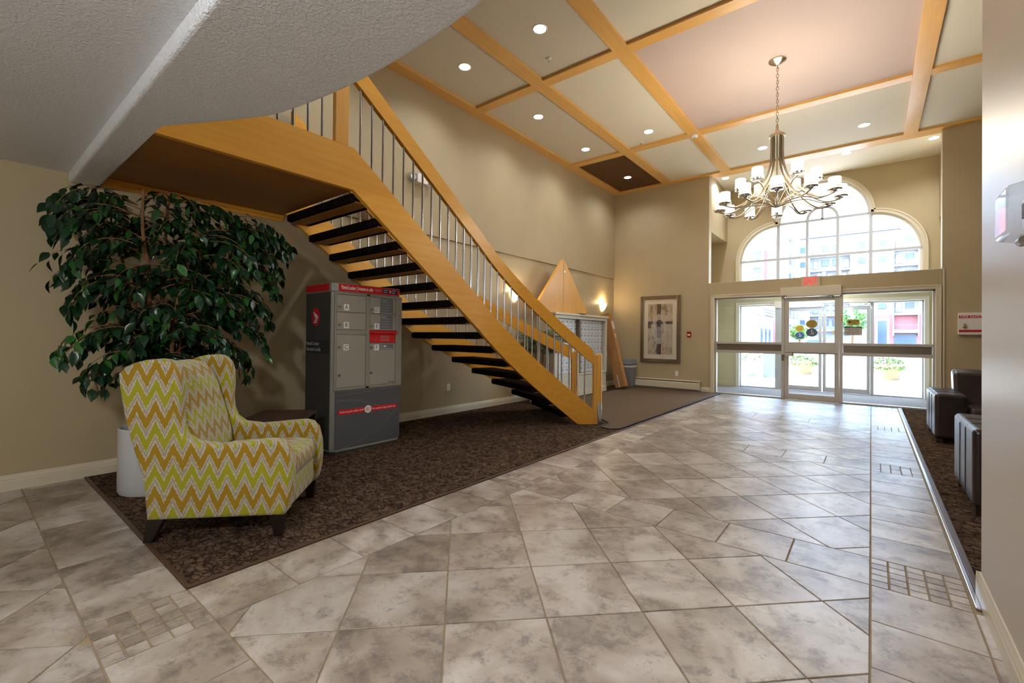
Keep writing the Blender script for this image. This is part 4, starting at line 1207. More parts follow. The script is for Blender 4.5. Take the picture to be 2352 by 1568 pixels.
# ------------------------------------------------------------------ palm beyond the stairs
random.seed(21)
PX, PY = -4.88, 6.95
pm = thing('potted_palm', 'arching green palm in a pale pot between the stair foot and the mailboxes', 'plant', (PX, PY, 0.006))
MB().lathe([(0.15, 0.0), (0.175, 0.02), (0.21, 0.30), (0.222, 0.32), (0.20, 0.32), (0.19, 0.28), (0, 0.28)], n=28).build('pot', 'pot_white', pm, smooth=40)
MB().lathe([(0.192, 0.275), (0.1, 0.29), (0, 0.292)], n=20).build('soil', 'soil', pm)
for k in range(5):
    a = 2 * math.pi * k / 5
    MB().tube([(0.05*math.cos(a), 0.05*math.sin(a), 0.27), (0.07*math.cos(a), 0.07*math.sin(a), 0.7), (0.09*math.cos(a+.2), 0.09*math.sin(a+.2), 1.15)], [0.016, 0.013, 0.009], 7).build('stem', 'bark', pm, smooth=60)
for k in range(20):
    a = 2 * math.pi * k / 20 + random.uniform(-0.2, 0.2); up0 = random.uniform(0.9, 1.25); ln = random.uniform(0.45, 0.80)
    p = Vector((0.06*math.cos(a), 0.06*math.sin(a), up0)); d = Vector((math.cos(a) * 0.5, math.sin(a) * 0.5, 0.95)).normalized(); pts = [p.copy()]
    for i in range(9):
        d = (d + Vector((math.cos(a), math.sin(a), 0)) * 0.10 + Vector((0, 0, -0.21))).normalized(); p = p + d * ln / 9
        p.x = max(p.x, XL + 0.1 - PX); p.y = min(p.y, 7.45 - PY) if p.x + PX < -4.80 and p.z < 1.85 else p.y; p.z = min(p.z, 1.95); pts.append(p.copy())
    mb = MB().tube(pts, [0.006 - 0.004 * i / 9 for i in range(10)], 5)
    for i in range(2, 36):
        t = i / 36 * 9; j = min(int(t), 8); q = pts[j].lerp(pts[j+1], t - j); dd = (pts[j+1] - pts[j]).normalized()
        sdv = dd.cross(Vector((0, 0, 1))); sdv = sdv.normalized() if sdv.length > 1e-3 else Vector((1, 0, 0))
        for sg in (-1, 1):
            e = q + (sdv * sg * 0.75 + dd * 0.5 + Vector((0, 0, -0.55))).normalized() * (0.20 * math.sin(math.pi * min(1, 0.2 + t / 10)))
            wv_ = dd * 0.008; mid = q.lerp(e, 0.4) + Vector((0, 0, 0.012))
            if min(q.x, e.x) < XL + 0.05 - PX: continue
            mb.add([q, mid + wv_, e, mid - wv_], [(0, 1, 2, 3)])
    mb.build('frond', 'palm_leaf', pm)
# ------------------------------------------------------------------ mailbox unit
MX, MY0, MY1 = -4.86, 7.40, 9.62
ml = thing('mailbox_unit', 'cream cabinet with two framed banks of white apartment mailboxes', 'mailboxes', (MX, MY0, 0.006))
MW = MY1 - MY0
MB().box(XL - MX + 0.004, 0, 0, 0, MW, 0.44).build('base_cabinet', 'mail_frame', ml, bevel=0.005)
MB().box(0, -0.004, 0, 0.016, MW + 0.008, 0.11).box(0, -0.004, 0.11, 0.008, MW + 0.008, 0.135).build('base_moulding', 'trim_paint', ml, bevel=0.004)
MB().box(XL - MX + 0.004, 0.0, 0.44, -0.09, MW, 1.69).build('carcass', 'mail_frame', ml)
fr2 = MB().box(-0.09, 0, 0.44, 0.02, MW, 0.475).box(-0.09, 0, 1.625, 0.02, MW, 1.69).box(-0.09, 0, 0.475, 0.02, 0.13, 1.625).box(-0.09, MW - 0.085, 0.475, 0.02, MW, 1.625)
fr2.build('frame', 'mail_frame', ml, bevel=0.004)
MB().box(XL - MX + 0.004, -0.03, 1.69, 0.055, MW + 0.03, 1.735).build('top', 'mail_frame', ml, bevel=0.006)
MB().box(-0.085, 0.13, 0.475, -0.075, MW - 0.085, 1.625).build('back_plate', 'alu_dark', ml)
MB().box(-0.08, 0.965, 0.475, 0.012, 1.035, 1.625).build('centre_post', 'alu_dark', ml)  # jamb between the banks, its shadow put into the dark colour
lockm = MB(); lockm.box(0, 0.003, 0.003, 0.010, 0.145, 0.139); lockm.mi = 1; lockm.box(0.010, 0.095, 0.072, 0.0125, 0.118, 0.100); lockm.box(0.010, 0.045, 0.082, 0.0108, 0.062, 0.088); lockm.mi = 0
dm = lockm.mesh('mail_door', ['mail_white', 'ink_black'])
for y0 in (0.135, 1.075):
    n = 5 if y0 < 1 else 7
    w_ = (0.955 - 0.135) / 5 if y0 < 1 else (2.125 - 1.075) / 7
    for i in range(n):
        for j in range(8):
            o = link('mail_door', dm, ml, (-0.075, y0 + i * w_, 0.485 + j * 0.1415)); o.scale = (1, w_ / 0.148, 1)
bk = MB().box(-0.08, -0.10, 0, 0.08, 0.10, 0.014).build('booklet', 'brown_vinyl', loc=(-4.855, 8.42, 1.742)); tag(bk, 'small dark brown booklet lying on top of the mailbox cabinet', 'booklet')

tr = thing('triangle_panel', 'tall triangular maple panel in two halves standing on the mailbox cabinet', 'wood panel', (-4.99, 7.89, 1.741))
MB().px([(-1.06, 0.0), (-0.004, 0.0), (-0.004, 1.108), (-0.03, 1.108)], -0.03, 0.03).build('panel', 'maple_z', tr, bevel=0.003)
MB().px([(0.004, 0.0), (1.06, 0.0), (0.03, 1.108), (0.004, 1.108)], -0.03, 0.03).build('panel', 'maple_z', tr, bevel=0.003)
for y, z in ((0.035, 0.86), (0.99, 0.05)): MB().cyl((0.03, y, z), (0.036, y, z), 0.018, n=14).build('stud', 'steel', tr, smooth=True)

# ------------------------------------------------------------------ corner by the far wall
bxr = thing('cardboard_box', 'long flat brown cardboard box leaning beside the mailbox cabinet', 'box', (-4.55, 10.10, 0.085))
ax = Vector((-0.245, 0, 0.968)).normalized(); pz_ = Vector((ax.z, 0, -ax.x))
c0 = pz_ * -0.13
MB().frame(c0 + ax * 0.92, pz_, Vector((0, 1, 0)), ax, 0.26, 0.16, 1.82).build('carton', 'cardboard', bxr, bevel=0.004)
MB().frame(c0 + ax * 1.52 + pz_ * 0.1315, pz_, Vector((0, 1, 0)), ax, 0.002, 0.12, 0.20).build('shipping_label', 'notice_paper', bxr)
MB().frame(c0 + ax * 1.26 + pz_ * 0.1315, pz_, Vector((0, 1, 0)), ax, 0.002, 0.06, 0.09).build('shipping_label', 'notice_paper', bxr)
MB().frame(c0 + ax * 0.16 + Vector((0, -0.0815, 0)) - pz_ * 0.02, pz_, Vector((0, 1, 0)), ax, 0.03, 0.002, 0.30).build('tape', 'notice_paper', bxr)
bn_ = thing('waste_bin', 'grey plastic waste bin with swing lid in the far corner', 'bin', (-4.80, 10.66, 0.016))
def taper(w0, d0, w1, d1, z0, z1): return [[(-w0, -d0, z0), (w0, -d0, z0), (w0, d0, z0), (-w0, d0, z0)], [(-w1, -d1, z1), (w1, -d1, z1), (w1, d1, z1), (-w1, d1, z1)]]
MB().sweep(taper(0.14, 0.12, 0.185, 0.165, 0.0, 0.56)).build('body', 'grey_plastic', bn_, bevel=0.012)
MB().sweep(taper(0.195, 0.175, 0.195, 0.175, 0.56, 0.60) + taper(0.185, 0.165, 0.165, 0.145, 0.60, 0.70)).build('lid', 'grey_plastic', bn_, bevel=0.008)
MB().sweep(taper(0.182, 0.162, 0.186, 0.166, 0.50, 0.545)).build('bag_edge', 'white_plastic', bn_)

pic = thing('framed_picture', 'large framed abstract print in brown and cream on the far wall', 'picture', (-4.05, YF, 0.655))
PW, PH = 0.985, 1.63
f_ = MB(); wf = 0.085
for a, b, c, d in ((-PW/2, 0, -PW/2 + wf, PH), (PW/2 - wf, 0, PW/2, PH), (-PW/2 + wf, 0, PW/2 - wf, wf), (-PW/2 + wf, PH - wf, PW/2 - wf, PH)): f_.box(a, -0.045, b, c, -0.002, d)
f_.build('frame', 'picture_frame_metal', pic, bevel=0.006)
MB().box(-PW/2 + wf, -0.022, wf, PW/2 - wf, -0.016, PH - wf).build('mat_board', 'mat_board', pic)
MB().box(-0.305, -0.0245, 0.195, 0.305, -0.022, 1.430).build('print', 'abstract_print', pic)
MB().box(-PW/2 + wf, -0.032, wf, PW/2 - wf, -0.029, PH - wf).build('glazing', 'picture_glass', pic)

al = thing('fire_alarm_pull', 'small red fire alarm pull station right of the framed picture', 'alarm', (-3.355, YF, 1.285))
MB().box(-0.045, -0.045, 0, 0.045, -0.002, 0.125).build('housing', 'alarm_red', al, bevel=0.006)
MB().box(-0.030, -0.050, 0.028, 0.030, -0.044, 0.062).build('pull_bar', 'ink_white', al, bevel=0.004)

ht = thing('baseboard_heater', 'long cream baseboard heater under the framed picture', 'heater', (-4.02, YF - 0.02, 0.016))
MB().py([(-0.93, 0.04), (0.93, 0.04), (0.93, 0.235), (-0.93, 0.235)], -0.015, 0.0).build('back', 'trim_paint', ht)
MB().px([(-0.070, 0.045), (-0.060, 0.045), (-0.060, 0.175), (-0.040, 0.190), (-0.044, 0.198), (-0.070, 0.180)], -0.90, 0.90).build('front_cover', 'trim_paint', ht)
MB().px([(-0.066, 0.222), (0.0, 0.235), (0.0, 0.245), (-0.068, 0.232)], -0.93, 0.93).build('top_cover', 'trim_paint', ht)
MB().box(-0.90, -0.045, 0.10, 0.90, -0.016, 0.17).build('fins', 'alu_dark', ht)
for s_ in (-1, 1): MB().box(s_*0.93, -0.072, 0.03, s_*0.89, 0.0, 0.236).build('end_cap', 'trim_paint', ht, bevel=0.004)
def outlet(loc, rz, label):
    o = thing('wall_outlet', label, 'outlet', loc, rz)
    MB().box(-0.036, -0.006, -0.058, 0.036, 0.0, 0.058).build('cover_plate', 'white_plastic', o, bevel=0.003)
    for z in (-0.022, 0.022):
        r_ = MB().box(-0.017, -0.009, z - 0.014, 0.017, -0.005, z + 0.014).build('receptacle', 'white_plastic', o, bevel=0.003)
        MB().box(-0.009, -0.0098, z - 0.004, -0.006, -0.0085, z + 0.006).box(0.006, -0.0098, z - 0.004, 0.009, -0.0085, z + 0.006).build('slots', 'ink_black', r_)
outlet((-3.645, YF - 0.001, 0.40), 0.0, 'white wall outlet under the picture above the baseboard heater')
outlet((XL + 0.001, 5.005, 0.425), math.pi / 2, 'white wall outlet on the left wall under the stairs')

def sconce(y, label):
    s = thing('wall_sconce', label, 'wall lamp', (XL + 0.001, y, 1.90), 0, 'shield-shaped glass sconces on the left wall')
    MB().cyl((0, 0, 0.11), (0.02, 0, 0.11), 0.05, n=16).build('back_plate', 'nickel', s, smooth=True)
    rows = [(0.002, 0.0), (0.045, 0.035), (0.080, 0.085), (0.105, 0.145), (0.118, 0.205)]
    v, f = [], []
    for r, z in rows:
        for k in range(17):
            t = -math.pi/2 + math.pi * k / 16; v.append((0.012 + r * 0.95 * math.cos(t), r * 1.05 * math.sin(t), z))
    for i in range(len(rows) - 1):
        for k in range(16): a = i*17 + k; f.append((a, a+1, a+18, a+17))
    MB().add(v, f).build('glass_shade', 'sconce_glow', s, smooth=60)
    MB().cyl((0.015, 0, -0.004), (0.015, 0, 0.006), 0.012, n=12).build('finial', 'nickel', s, smooth=True)
    lamp('sconce_bulb', 'POINT', (0.075, 0, 0.235), P_SCONCE, (1.0, 0.72, 0.38), s, 0.04)
sconce(10.24, 'lit cream glass wall sconce right of the triangular panel near the corner')
sconce(6.67, 'lit cream glass wall sconce seen between the stair balusters')

em = thing('emergency_light', 'white emergency light with two clear lamp heads high on left wall behind handrail', 'emergency light', (XL + 0.023, 4.335, 3.50))
MB().box(0, -0.10, 0.0, 0.10, 0.10, 0.13).build('case', 'white_plastic', em, bevel=0.006)
for s_ in (-1, 1):
    MB().box(0.005, s_*0.103, 0.005, 0.10, s_*0.215, 0.115).build('lamp_cover', 'clear_plastic', em, bevel=0.01)
    MB().cyl((0.03, s_*0.155, 0.06), (0.08, s_*0.155, 0.06), 0.025, 0.042, n=14).build('lamp_head', 'white_plastic', em, smooth=True)

# ------------------------------------------------------------------ over and beside the doors
ex = thing('exit_sign', 'tan EXIT sign with red letters above the glazed entrance door', 'sign', (-0.963, YF, 2.322))
MB().box(-0.162, -0.05, 0.0, 0.162, -0.001, 0.205).build('housing', 'exit_face', ex, bevel=0.006)
lettering('EXIT', 0.205, 'exit_red', ex, (0.0, -0.052, 0.100), (1, 0, 0), (0, 0, 1), align='CENTER', weight=0.004, width=0.225)
rw = thing('cable_raceway', 'narrow pale cable raceway running down the wall right of the doors', 'raceway', (0.992, YF, 0.006))
MB().box(-0.014, -0.016, 0, 0.014, -0.001, 1.745).build('cover', 'trim_paint', rw, bevel=0.003)
MB().box(-0.014, -0.016, 1.75, 0.014, -0.001, 2.50).build('cover', 'trim_paint', rw, bevel=0.003)
MB().tube([(0.0, -0.008, 2.49), (-0.01, -0.01, 2.545), (-0.06, 0.02, 2.522), (-0.20, 0.04, 2.519), (-0.36, 0.06, 2.518)], 0.005, 6).build('cable', 'trim_paint', rw, smooth=True)
fb = thing('fire_safety_box', 'white metal fire safety plan box with red bands and brass padlock', 'wall box', (1.165, YF, 1.355))
MB().box(0, -0.09, 0, 0.50, -0.001, 0.375).build('case', 'white_paint', fb, bevel=0.006)
rb_ = MB().box(0.008, -0.0925, 0.285, 0.492, -0.090, 0.330).build('red_band', 'sign_red', fb)
lettering('FIRE SAFETY PLAN', 0.046, 'ink_white', rb_, (0.022, -0.0932, 0.307), (1, 0, 0), (0, 0, 1), width=0.445)
MB().box(0.008, -0.0925, 0.045, 0.492, -0.090, 0.085).build('red_band', 'sign_red', fb)
pk = MB().box(0.055, -0.118, 0.115, 0.100, -0.098, 0.155).build('padlock', 'brass', fb, bevel=0.005)
MB().tube([(0.064, -0.108, 0.155), (0.064, -0.108, 0.178), (0.078, -0.108, 0.190), (0.091, -0.108, 0.178), (0.091, -0.108, 0.155)], 0.004, 7).build('shackle', 'steel', pk, smooth=True)
MB().box(0.066, -0.108, 0.170, 0.090, -0.090, 0.185).build('hasp', 'steel', fb)

def sticker(x, z, y, rx, rz, mat, label, lines):
    o = thing('door_sticker', label, 'sticker', (x, y, z))
    mb = MB(); pr_ = [(math.cos(t)*rx, math.sin(t)*rz) for t in [2*math.pi*i/32 for i in range(32)]]
    mb.prism(pr_, lambda a, b: (a, 0, b), lambda a, b: (a, -0.0012, b)); mb.build('disc', mat, o)
    if lines:
        for i, (t_, s_) in enumerate(lines):
            lettering(t_, s_, 'ink_black', o, (0, -0.0018, rz * (0.42 - 0.42 * i)), (1, 0, 0), (0, 0, 1), align='CENTER')
    else:   # wheelchair symbol
        MB().cyl((0.0, -0.0012, rz*0.52), (0.0, -0.0020, rz*0.52), rx*0.12, n=12).box(-rx*0.06, -0.0020, -rz*0.05, rx*0.06, -0.0012, rz*0.40).box(-rx*0.06, -0.0020, -rz*0.08, rx*0.32, -0.0012, rz*0.04).box(rx*0.22, -0.0020, -rz*0.45, rx*0.34, -0.0012, rz*0.0).box(-rx*0.28, -0.0020, -rz*0.42, rx*0.16, -0.0012, -rz*0.30).build('wheelchair_symbol', 'ink_white', o)
gy, gy2 = YF + 0.0745, YV + 0.0845
sticker(-0.951, 1.565, gy, 0.098, 0.085, 'sticker_gold', 'larger gold oval caution sticker on the inner door glass', [('CAUTION', 0.03), ('AUTOMATIC', 0.03), ('DOOR', 0.03)])
sticker(-0.951, 1.393, gy, 0.098, 0.085, 'sticker_grey', 'larger slate blue oval wheelchair sticker on the inner door glass', None)
sticker(-1.370, 1.516, gy2, 0.092, 0.080, 'sticker_gold', 'smaller gold oval caution sticker on the outer door glass', [('CAUTION', 0.028), ('AUTOMATIC', 0.028), ('DOOR', 0.028)])
sticker(-1.370, 1.350, gy2, 0.092, 0.080, 'sticker_blue', 'smaller blue oval wheelchair sticker on the outer door glass', None)
def plate(x0, z0, x1, z1, y, mat, label, cat, name):
    o = thing(name, label, cat, ((x0 + x1) / 2, y, z0))
    MB().box((x0 - x1) / 2, -0.0015, 0, (x1 - x0) / 2, 0, z1 - z0).build('sheet', mat, o)
    return o
gs = YF + 0.091
kd = plate(-0.370, 1.540, -0.178, 1.645, gs, 'sticker_gold', 'gold company sticker on the right side glass of the entrance', 'sticker', 'company_sticker')
lettering('KDM', 0.058, 'ink_black', kd, (0.030, -0.002, 0.068), (1, 0, 0), (0, 0, 1), align='CENTER', width=0.105)
MB().prism([(-0.088, 0.045), (-0.030, 0.045), (-0.040, 0.070), (-0.058, 0.085), (-0.075, 0.065)], lambda a, b: (a, -0.0016, b), lambda a, b: (a, -0.0022, b)).build('emblem', 'ink_black', kd)
MB().box(-0.05, -0.0020, 0.022, 0.06, -0.0014, 0.030).build('fine_print', 'ink_black', kd)
nt_ = plate(-0.415, 1.340, -0.140, 1.510, gs, 'notice_paper', 'pale notice sheet with blue top band on the side glass', 'notice', 'door_notice')
nb = MB().box(-0.1375, -0.0024, 0.140, 0.1375, -0.0014, 0.170).build('blue_band', 'sticker_grey', nt_)
lettering('NOTICE', 0.026, 'ink_white', nb, (0, -0.003, 0.155), (1, 0, 0), (0, 0, 1), align='CENTER')
for i, t_ in enumerate(('Please do not hold', 'the door open', 'Please ensure door', 'closes behind you')):
    lettering(t_, 0.026, 'ink_black', nt_, (0, -0.002, 0.114 - 0.029 * i), (1, 0, 0), (0, 0, 1), align='CENTER')
sm_ = plate(-0.72, 1.365, -0.58, 1.475, gy2, 'notice_paper', 'small pinkish notice on the outer door glass', 'notice', 'door_notice')
lettering('NOTICE', 0.03, 'sign_red', sm_, (0, -0.002, 0.080), (1, 0, 0), (0, 0, 1), align='CENTER')
MB().box(-0.055, -0.0022, 0.045, 0.055, -0.0014, 0.052).box(-0.055, -0.0022, 0.025, 0.055, -0.0014, 0.032).build('fine_print', 'sign_red', sm_)

# ------------------------------------------------------------------ leather seating by the right carpet
def rbox(mb_, *a): return mb_.box(*a)
def leather_arm(parent, x0, x1, y0, y1, h, seams, front_sign):
    a = MB().box(x0, y0, 0.06, x1, y1, h).build('arm', 'leather', parent, bevel=0.035, seg=4)
    for t in seams:
        y = y0 + (y1 - y0) * t
        MB().tube([(x0 - 0.001, y, 0.08), (x0 - 0.001, y, h - 0.04), (x0 + 0.012, y, h - 0.012), (x0 + 0.04, y, h + 0.001), (x1 - 0.04, y, h + 0.001)], 0.004, 6).build('seam', 'black_rubber', a, smooth=True)
    return a
def sofa(name, label, x0, y0, flip, width, depth, h=0.60):
    """faces -Y (flip=1) or +Y (flip=-1); x0 is the outer face of its left-hand arm"""
    s = thing(name, label, 'sofa', (x0, y0, 0.006))
    q = flip
    aw = 0.29
    leather_arm(s, 0.0, aw, min(0, q*depth), max(0, q*depth), h, (0.33, 0.62), q)
    leather_arm(s, width - aw, width, min(0, q*depth), max(0, q*depth), h, (), q)
    MB().box(aw, q*0.04, 0.07, width - aw, q*depth, 0.30).build('base', 'leather', s, bevel=0.02)
    MB().box(aw, q*(depth - 0.24), 0.28, width - aw, q*depth, 0.66).build('back_frame', 'leather', s, bevel=0.05, seg=4)
    n = 2 if width < 1.9 else 3; cw = (width - 2*aw) / n
    for i in range(n):
        a, b = aw + cw*i + 0.004, aw + cw*(i+1) - 0.004
        MB().box(a, q*0.0, 0.29, b, q*(depth - 0.30), 0.445).build('seat_cushion', 'leather', s, bevel=0.05, seg=4)
        aa = a - (0.06 if i == 0 else 0)
        pr_ = [(q*(depth - 0.46), 0.42), (q*(depth - 0.24), 0.42), (q*(depth - 0.06), 0.80), (q*(depth - 0.10), 0.86), (q*(depth - 0.22), 0.88), (q*(depth - 0.34), 0.82)]
        if q < 0: pr_ = pr_[::-1]
        MB().px(pr_, aa, b).build('back_cushion', 'leather', s, bevel=0.06, seg=4)
    for ax_ in (0.05, width - 0.05):
        for ay in (0.06, depth - 0.06): MB().box(ax_ - 0.03, q*ay - 0.03, 0, ax_ + 0.03, q*ay + 0.03, 0.065).build('foot', 'dark_wood_leg', s)
    return s
sofa('leather_sofa', 'dark brown leather sofa with rounded back cushion facing the room by the far wall', 0.605, 7.50, 1, 2.1, 1.05)
sofa('leather_loveseat', 'nearer dark brown leather seat whose arm shows beside the right wall', 0.565, 5.48, -1, 1.55, 0.93, 0.62)

# ------------------------------------------------------------------ clear guard on the right wall
gd = thing('wall_guard', 'clear plastic guard box over a wall device on the right wall', 'guard box', (0.42, 1.93, 1.558))
def guard_shell():
    d, w_, h = 0.11, 0.19, 0.165
    k = 0.012
    outer = [(0, 0, 0), (0, w_, 0), (0, w_, h), (0, 0, h)]
    mid_ = [(-d * 0.55, 0.002, 0.002), (-d * 0.55, w_ - 0.002, 0.002), (-d * 0.55, w_ - 0.002, h - 0.002), (-d * 0.55, 0.002, h - 0.002)]
    front_ = [(-d, k, k), (-d, w_ - k, k), (-d, w_ - k, h - k), (-d, k, h - k)]
    return MB().sweep([outer, mid_, front_])
guard_shell().build('clear_cover', 'clear_plastic', gd, bevel=0.010, seg=3)
MB().box(-0.012, -0.015, -0.012, -0.001, 0.205, 0.0).box(-0.012, -0.015, 0.165, -0.001, 0.205, 0.177).box(-0.012, -0.015, 0.0, -0.001, 0.0, 0.165).box(-0.012, 0.19, 0.0, -0.001, 0.205, 0.165).build('mounting_flange', 'clear_plastic', gd, bevel=0.003)
MB().box(-0.055, 0.035, 0.03, -0.001, 0.155, 0.135).build('device', 'white_plastic', gd, bevel=0.010, seg=3)
MB().box(-0.058, 0.055, 0.07, -0.054, 0.135, 0.115).build('device_display', 'black_rubber', gd)
MB().tube([(-0.062, 0.075, -0.004), (-0.062, 0.115, -0.004)], 0.014, 12).build('lock', 'alu_dark', gd, smooth=True)

# ------------------------------------------------------------------ chandelier
CX, CY = -1.004, 6.965
cd = thing('chandelier', 'large brushed nickel chandelier with eighteen glowing glass shades in two tiers', 'chandelier', (CX, CY, 2.90))
zb = 2.90
MB().lathe([(0.02, 0.0), (0.035, 0.01), (0.06, 0.025), (0.085, 0.04), (0.105, 0.055), (0.105, 0.07), (0.0, 0.07)], c=(0, 0, 4.958 - zb), n=28).build('canopy', 'nickel', cd, smooth=40)
def chain_link(i):
    z = 4.945 - zb - i * 0.043; mb = MB(); pts = []
    for k in range(12):
        t = 2 * math.pi * k / 12; a, b = 0.014 * math.cos(t), 0.027 * math.sin(t)
        pts.append((a, 0, z + b) if i % 2 else (0, a, z + b))
    mb.tube(pts, 0.0042, 5, closed=True).build('chain_link', 'nickel', cd, smooth=60)
for i in range(20): chain_link(i)
MB().lathe([(0.008, 0.185), (0.014, 0.16), (0.018, 0.10), (0.030, 0.075), (0.075, 0.045), (0.095, 0.025), (0.098, 0.0), (0.0, 0.0)], c=(0, 0, 3.985 - zb), n=28).build('top_cap', 'nickel', cd, smooth=40)
MB().lathe([(0.0, 0.0), (0.016, 0.004), (0.020, 0.03), (0.014, 0.06), (0.014, 0.20), (0.03, 0.23), (0.0, 0.23)], c=(0, 0, 2.93 - zb), n=20).build('hub', 'chrome', cd, smooth=40)
shade_m = MB().lathe([(0.058, 0.0), (0.066, 0.012), (0.067, 0.145), (0.063, 0.15), (0.060, 0.145), (0.060, 0.015), (0.0, 0.012)], n=22).mesh('glass_shade', 'shade_glow', smooth=50)
ring_m = MB().lathe([(0.0, -0.028), (0.022, -0.026), (0.026, -0.014), (0.072, -0.010), (0.078, 0.0), (0.078, 0.010), (0.070, 0.012), (0.0, 0.004)], n=22).mesh('shade_holder', 'chrome', smooth=40)
band_m = MB().tube([(0.074*math.cos(2*math.pi*k/24), 0.074*math.sin(2*math.pi*k/24), 0.034) for k in range(24)], 0.004, 6, closed=True).mesh('shade_ring', 'nickel', smooth=60)
toward = math.atan2(-CY, -CX)
tubes_top = []
def ring(n, R_, z, a0):
    for k in range(n):
        a = a0 + 2 * math.pi * k / n; c, s = math.cos(a), math.sin(a)
        sh = link('glass_shade', shade_m, cd, (R_*c, R_*s, z - zb))
        link('shade_holder', ring_m, sh); link('shade_ring', band_m, sh)
        r0 = 0.068
        pts = [(r0*c, r0*s, 3.985), (r0*c, r0*s, 3.75), ((r0+0.015)*c, (r0+0.015)*s, 3.60), (0.14*c, 0.14*s, 3.42), (0.27*c, 0.27*s, 3.24)]
        if R_ > 0.6: pts += [(0.42*c, 0.42*s, 3.10), (0.56*c, 0.56*s, z - 0.045), (R_*c, R_*s, z - 0.025)]
        else: pts += [(0.35*c, 0.35*s, z - 0.05), (R_*c, R_*s, z - 0.025)]
        sm = catmull([(x, y, q - zb) for x, y, q in pts], 4)
        MB().tube(sm, 0.0125, 7).build('arm', 'nickel', cd, smooth=60)
        if R_ > 0.6:
            pts = [(0.015*c, 0.015*s, 3.035), (0.16*c, 0.16*s, 3.085), (0.34*c, 0.34*s, 3.09), (0.52*c, 0.52*s, 3.02), (R_*c*0.96, R_*s*0.96, z - 0.03)]
            MB().tube(catmull([(x, y, q - zb) for x, y, q in pts], 4), 0.008, 6).build('brace', 'nickel', cd, smooth=60)
        else:
            pts = [(0.30*c, 0.30*s, 3.215), (0.20*c, 0.20*s, 3.20), (0.10*c, 0.10*s, 3.12), (0.03*c, 0.03*s, 3.05)]
            MB().tube(catmull([(x, y, q - zb) for x, y, q in pts], 4), 0.008, 6).build('brace', 'nickel', cd, smooth=60)
        lamp('chandelier_bulb', 'POINT', (R_*c, R_*s, z - zb + 0.19), P_CHAND, (1.0, 0.90, 0.76), cd, 0.05)
ring(12, 0.70, 3.075, toward)
ring(6, 0.44, 3.335, toward + math.radians(30))

# ------------------------------------------------------------------ ceiling fittings
def downlight(x, y, z, where, power=P_DOWNLIGHT, r=0.075, cone=146):
    o = thing('downlight', where, 'ceiling light', (x, y, z), 0, 'recessed round ceiling downlights')
    MB().lathe([(r, 0.0), (r + 0.016, -0.004), (r + 0.02, 0.0), (r, 0.002)], n=28).build('trim_ring', 'downlight_trim', o, smooth=40)
    MB().lathe([(0.0, -0.0015), (r, -0.0015), (r, 0.0), (0.0, 0.0)], n=28).build('lens', 'downlight_glow', o, smooth=40)
    lamp('downlight_bulb', 'SPOT', (0, 0, -0.03), power, (0.90, 0.95, 1.0), o, 0.06, spot=cone, blend=0.8, direction=(0, 0, -1))
zp = ZC - 0.013
for x, y, w_ in ((-3.19, 4.48, 'downlight nearest the low ceiling, second from the left wall'), (-4.47, 4.47, 'downlight above the staircase nearest the low ceiling'), (-4.48, 6.27, 'downlight in the left ceiling column, second from the low ceiling'),
                 (-4.50, 7.94, 'downlight in the left ceiling column, just before the dark panel'), (-3.20, 7.95, 'downlight beside the middle beam near the smoke detector'), (-4.50, 9.94, 'downlight in the dark brown corner ceiling panel'),
                 (-1.69, 10.00, 'downlight in the bright far panel left of the chandelier'), (-0.11, 10.00, 'downlight in the bright far panel right of the chandelier')):
    downlight(x, y, zp, w_)
for x, y, w_ in ((-2.78, 11.74, 'downlight at the left end of the window bay ceiling'), (-0.42, 11.66, 'downlight in the middle of the window bay ceiling'), (0.93, 11.78, 'downlight at the right end of the window bay ceiling')):
    downlight(x, y, 5.149, w_, P_DOWNLIGHT * 2.0)
for x, y, w_ in ((-4.47, 2.66, 'unseen downlight over the stair landing, beside the left wall'), (-3.19, 2.66, 'unseen downlight over the stair landing fascia'), (-3.19, 0.9, 'unseen downlight over the upper floor edge, left'), (-1.0, 3.6, 'unseen downlight over the tiled hall, middle'), (2.4, 7.2, 'unseen downlight over the leather sofa'), (2.4, 4.6, 'unseen downlight over the leather loveseat')):
    downlight(x, y, zp, w_, P_DOWNLIGHT * (0.2 if x > 1 else 1.0))
def globe(x, y, z, label, power, color=(0.93, 0.97, 1.0)):
    o = thing('added_globe_light', label, 'ceiling light', (x, y, z), 0)
    MB().lathe([(0.0, -0.02), (0.11, -0.02), (0.12, 0.0), (0.0, 0.0)], n=28).build('base', 'downlight_trim', o, smooth=40)
    MB().lathe([(0.0, -0.13), (0.06, -0.12), (0.11, -0.085), (0.13, -0.04), (0.125, -0.018), (0.0, -0.018)], n=28).build('opal_glass', 'globe_glow', o, smooth=60)
    lamp('globe_bulb', 'POINT', (0, 0, -0.24), power, color, o, 0.10)
globe(-0.70, -0.95, 2.594, 'added unseen opal ceiling light in the corridor behind the camera, nearer the right wall', P_LOWLIGHT)  # lamp added out of view to brighten the low ceiling and front floor
globe(-4.0, -1.8, 2.594, 'added unseen opal ceiling light in the corridor behind the camera, nearer the left wall', P_LOWLIGHT * 0.05)  # weak second lamp, likewise added out of view as fill
globe(-0.95, 12.0, 2.434, 'added opal ceiling light brightening the entrance vestibule', P_LOWLIGHT * 0.3)  # lamp added to lift the dim vestibule
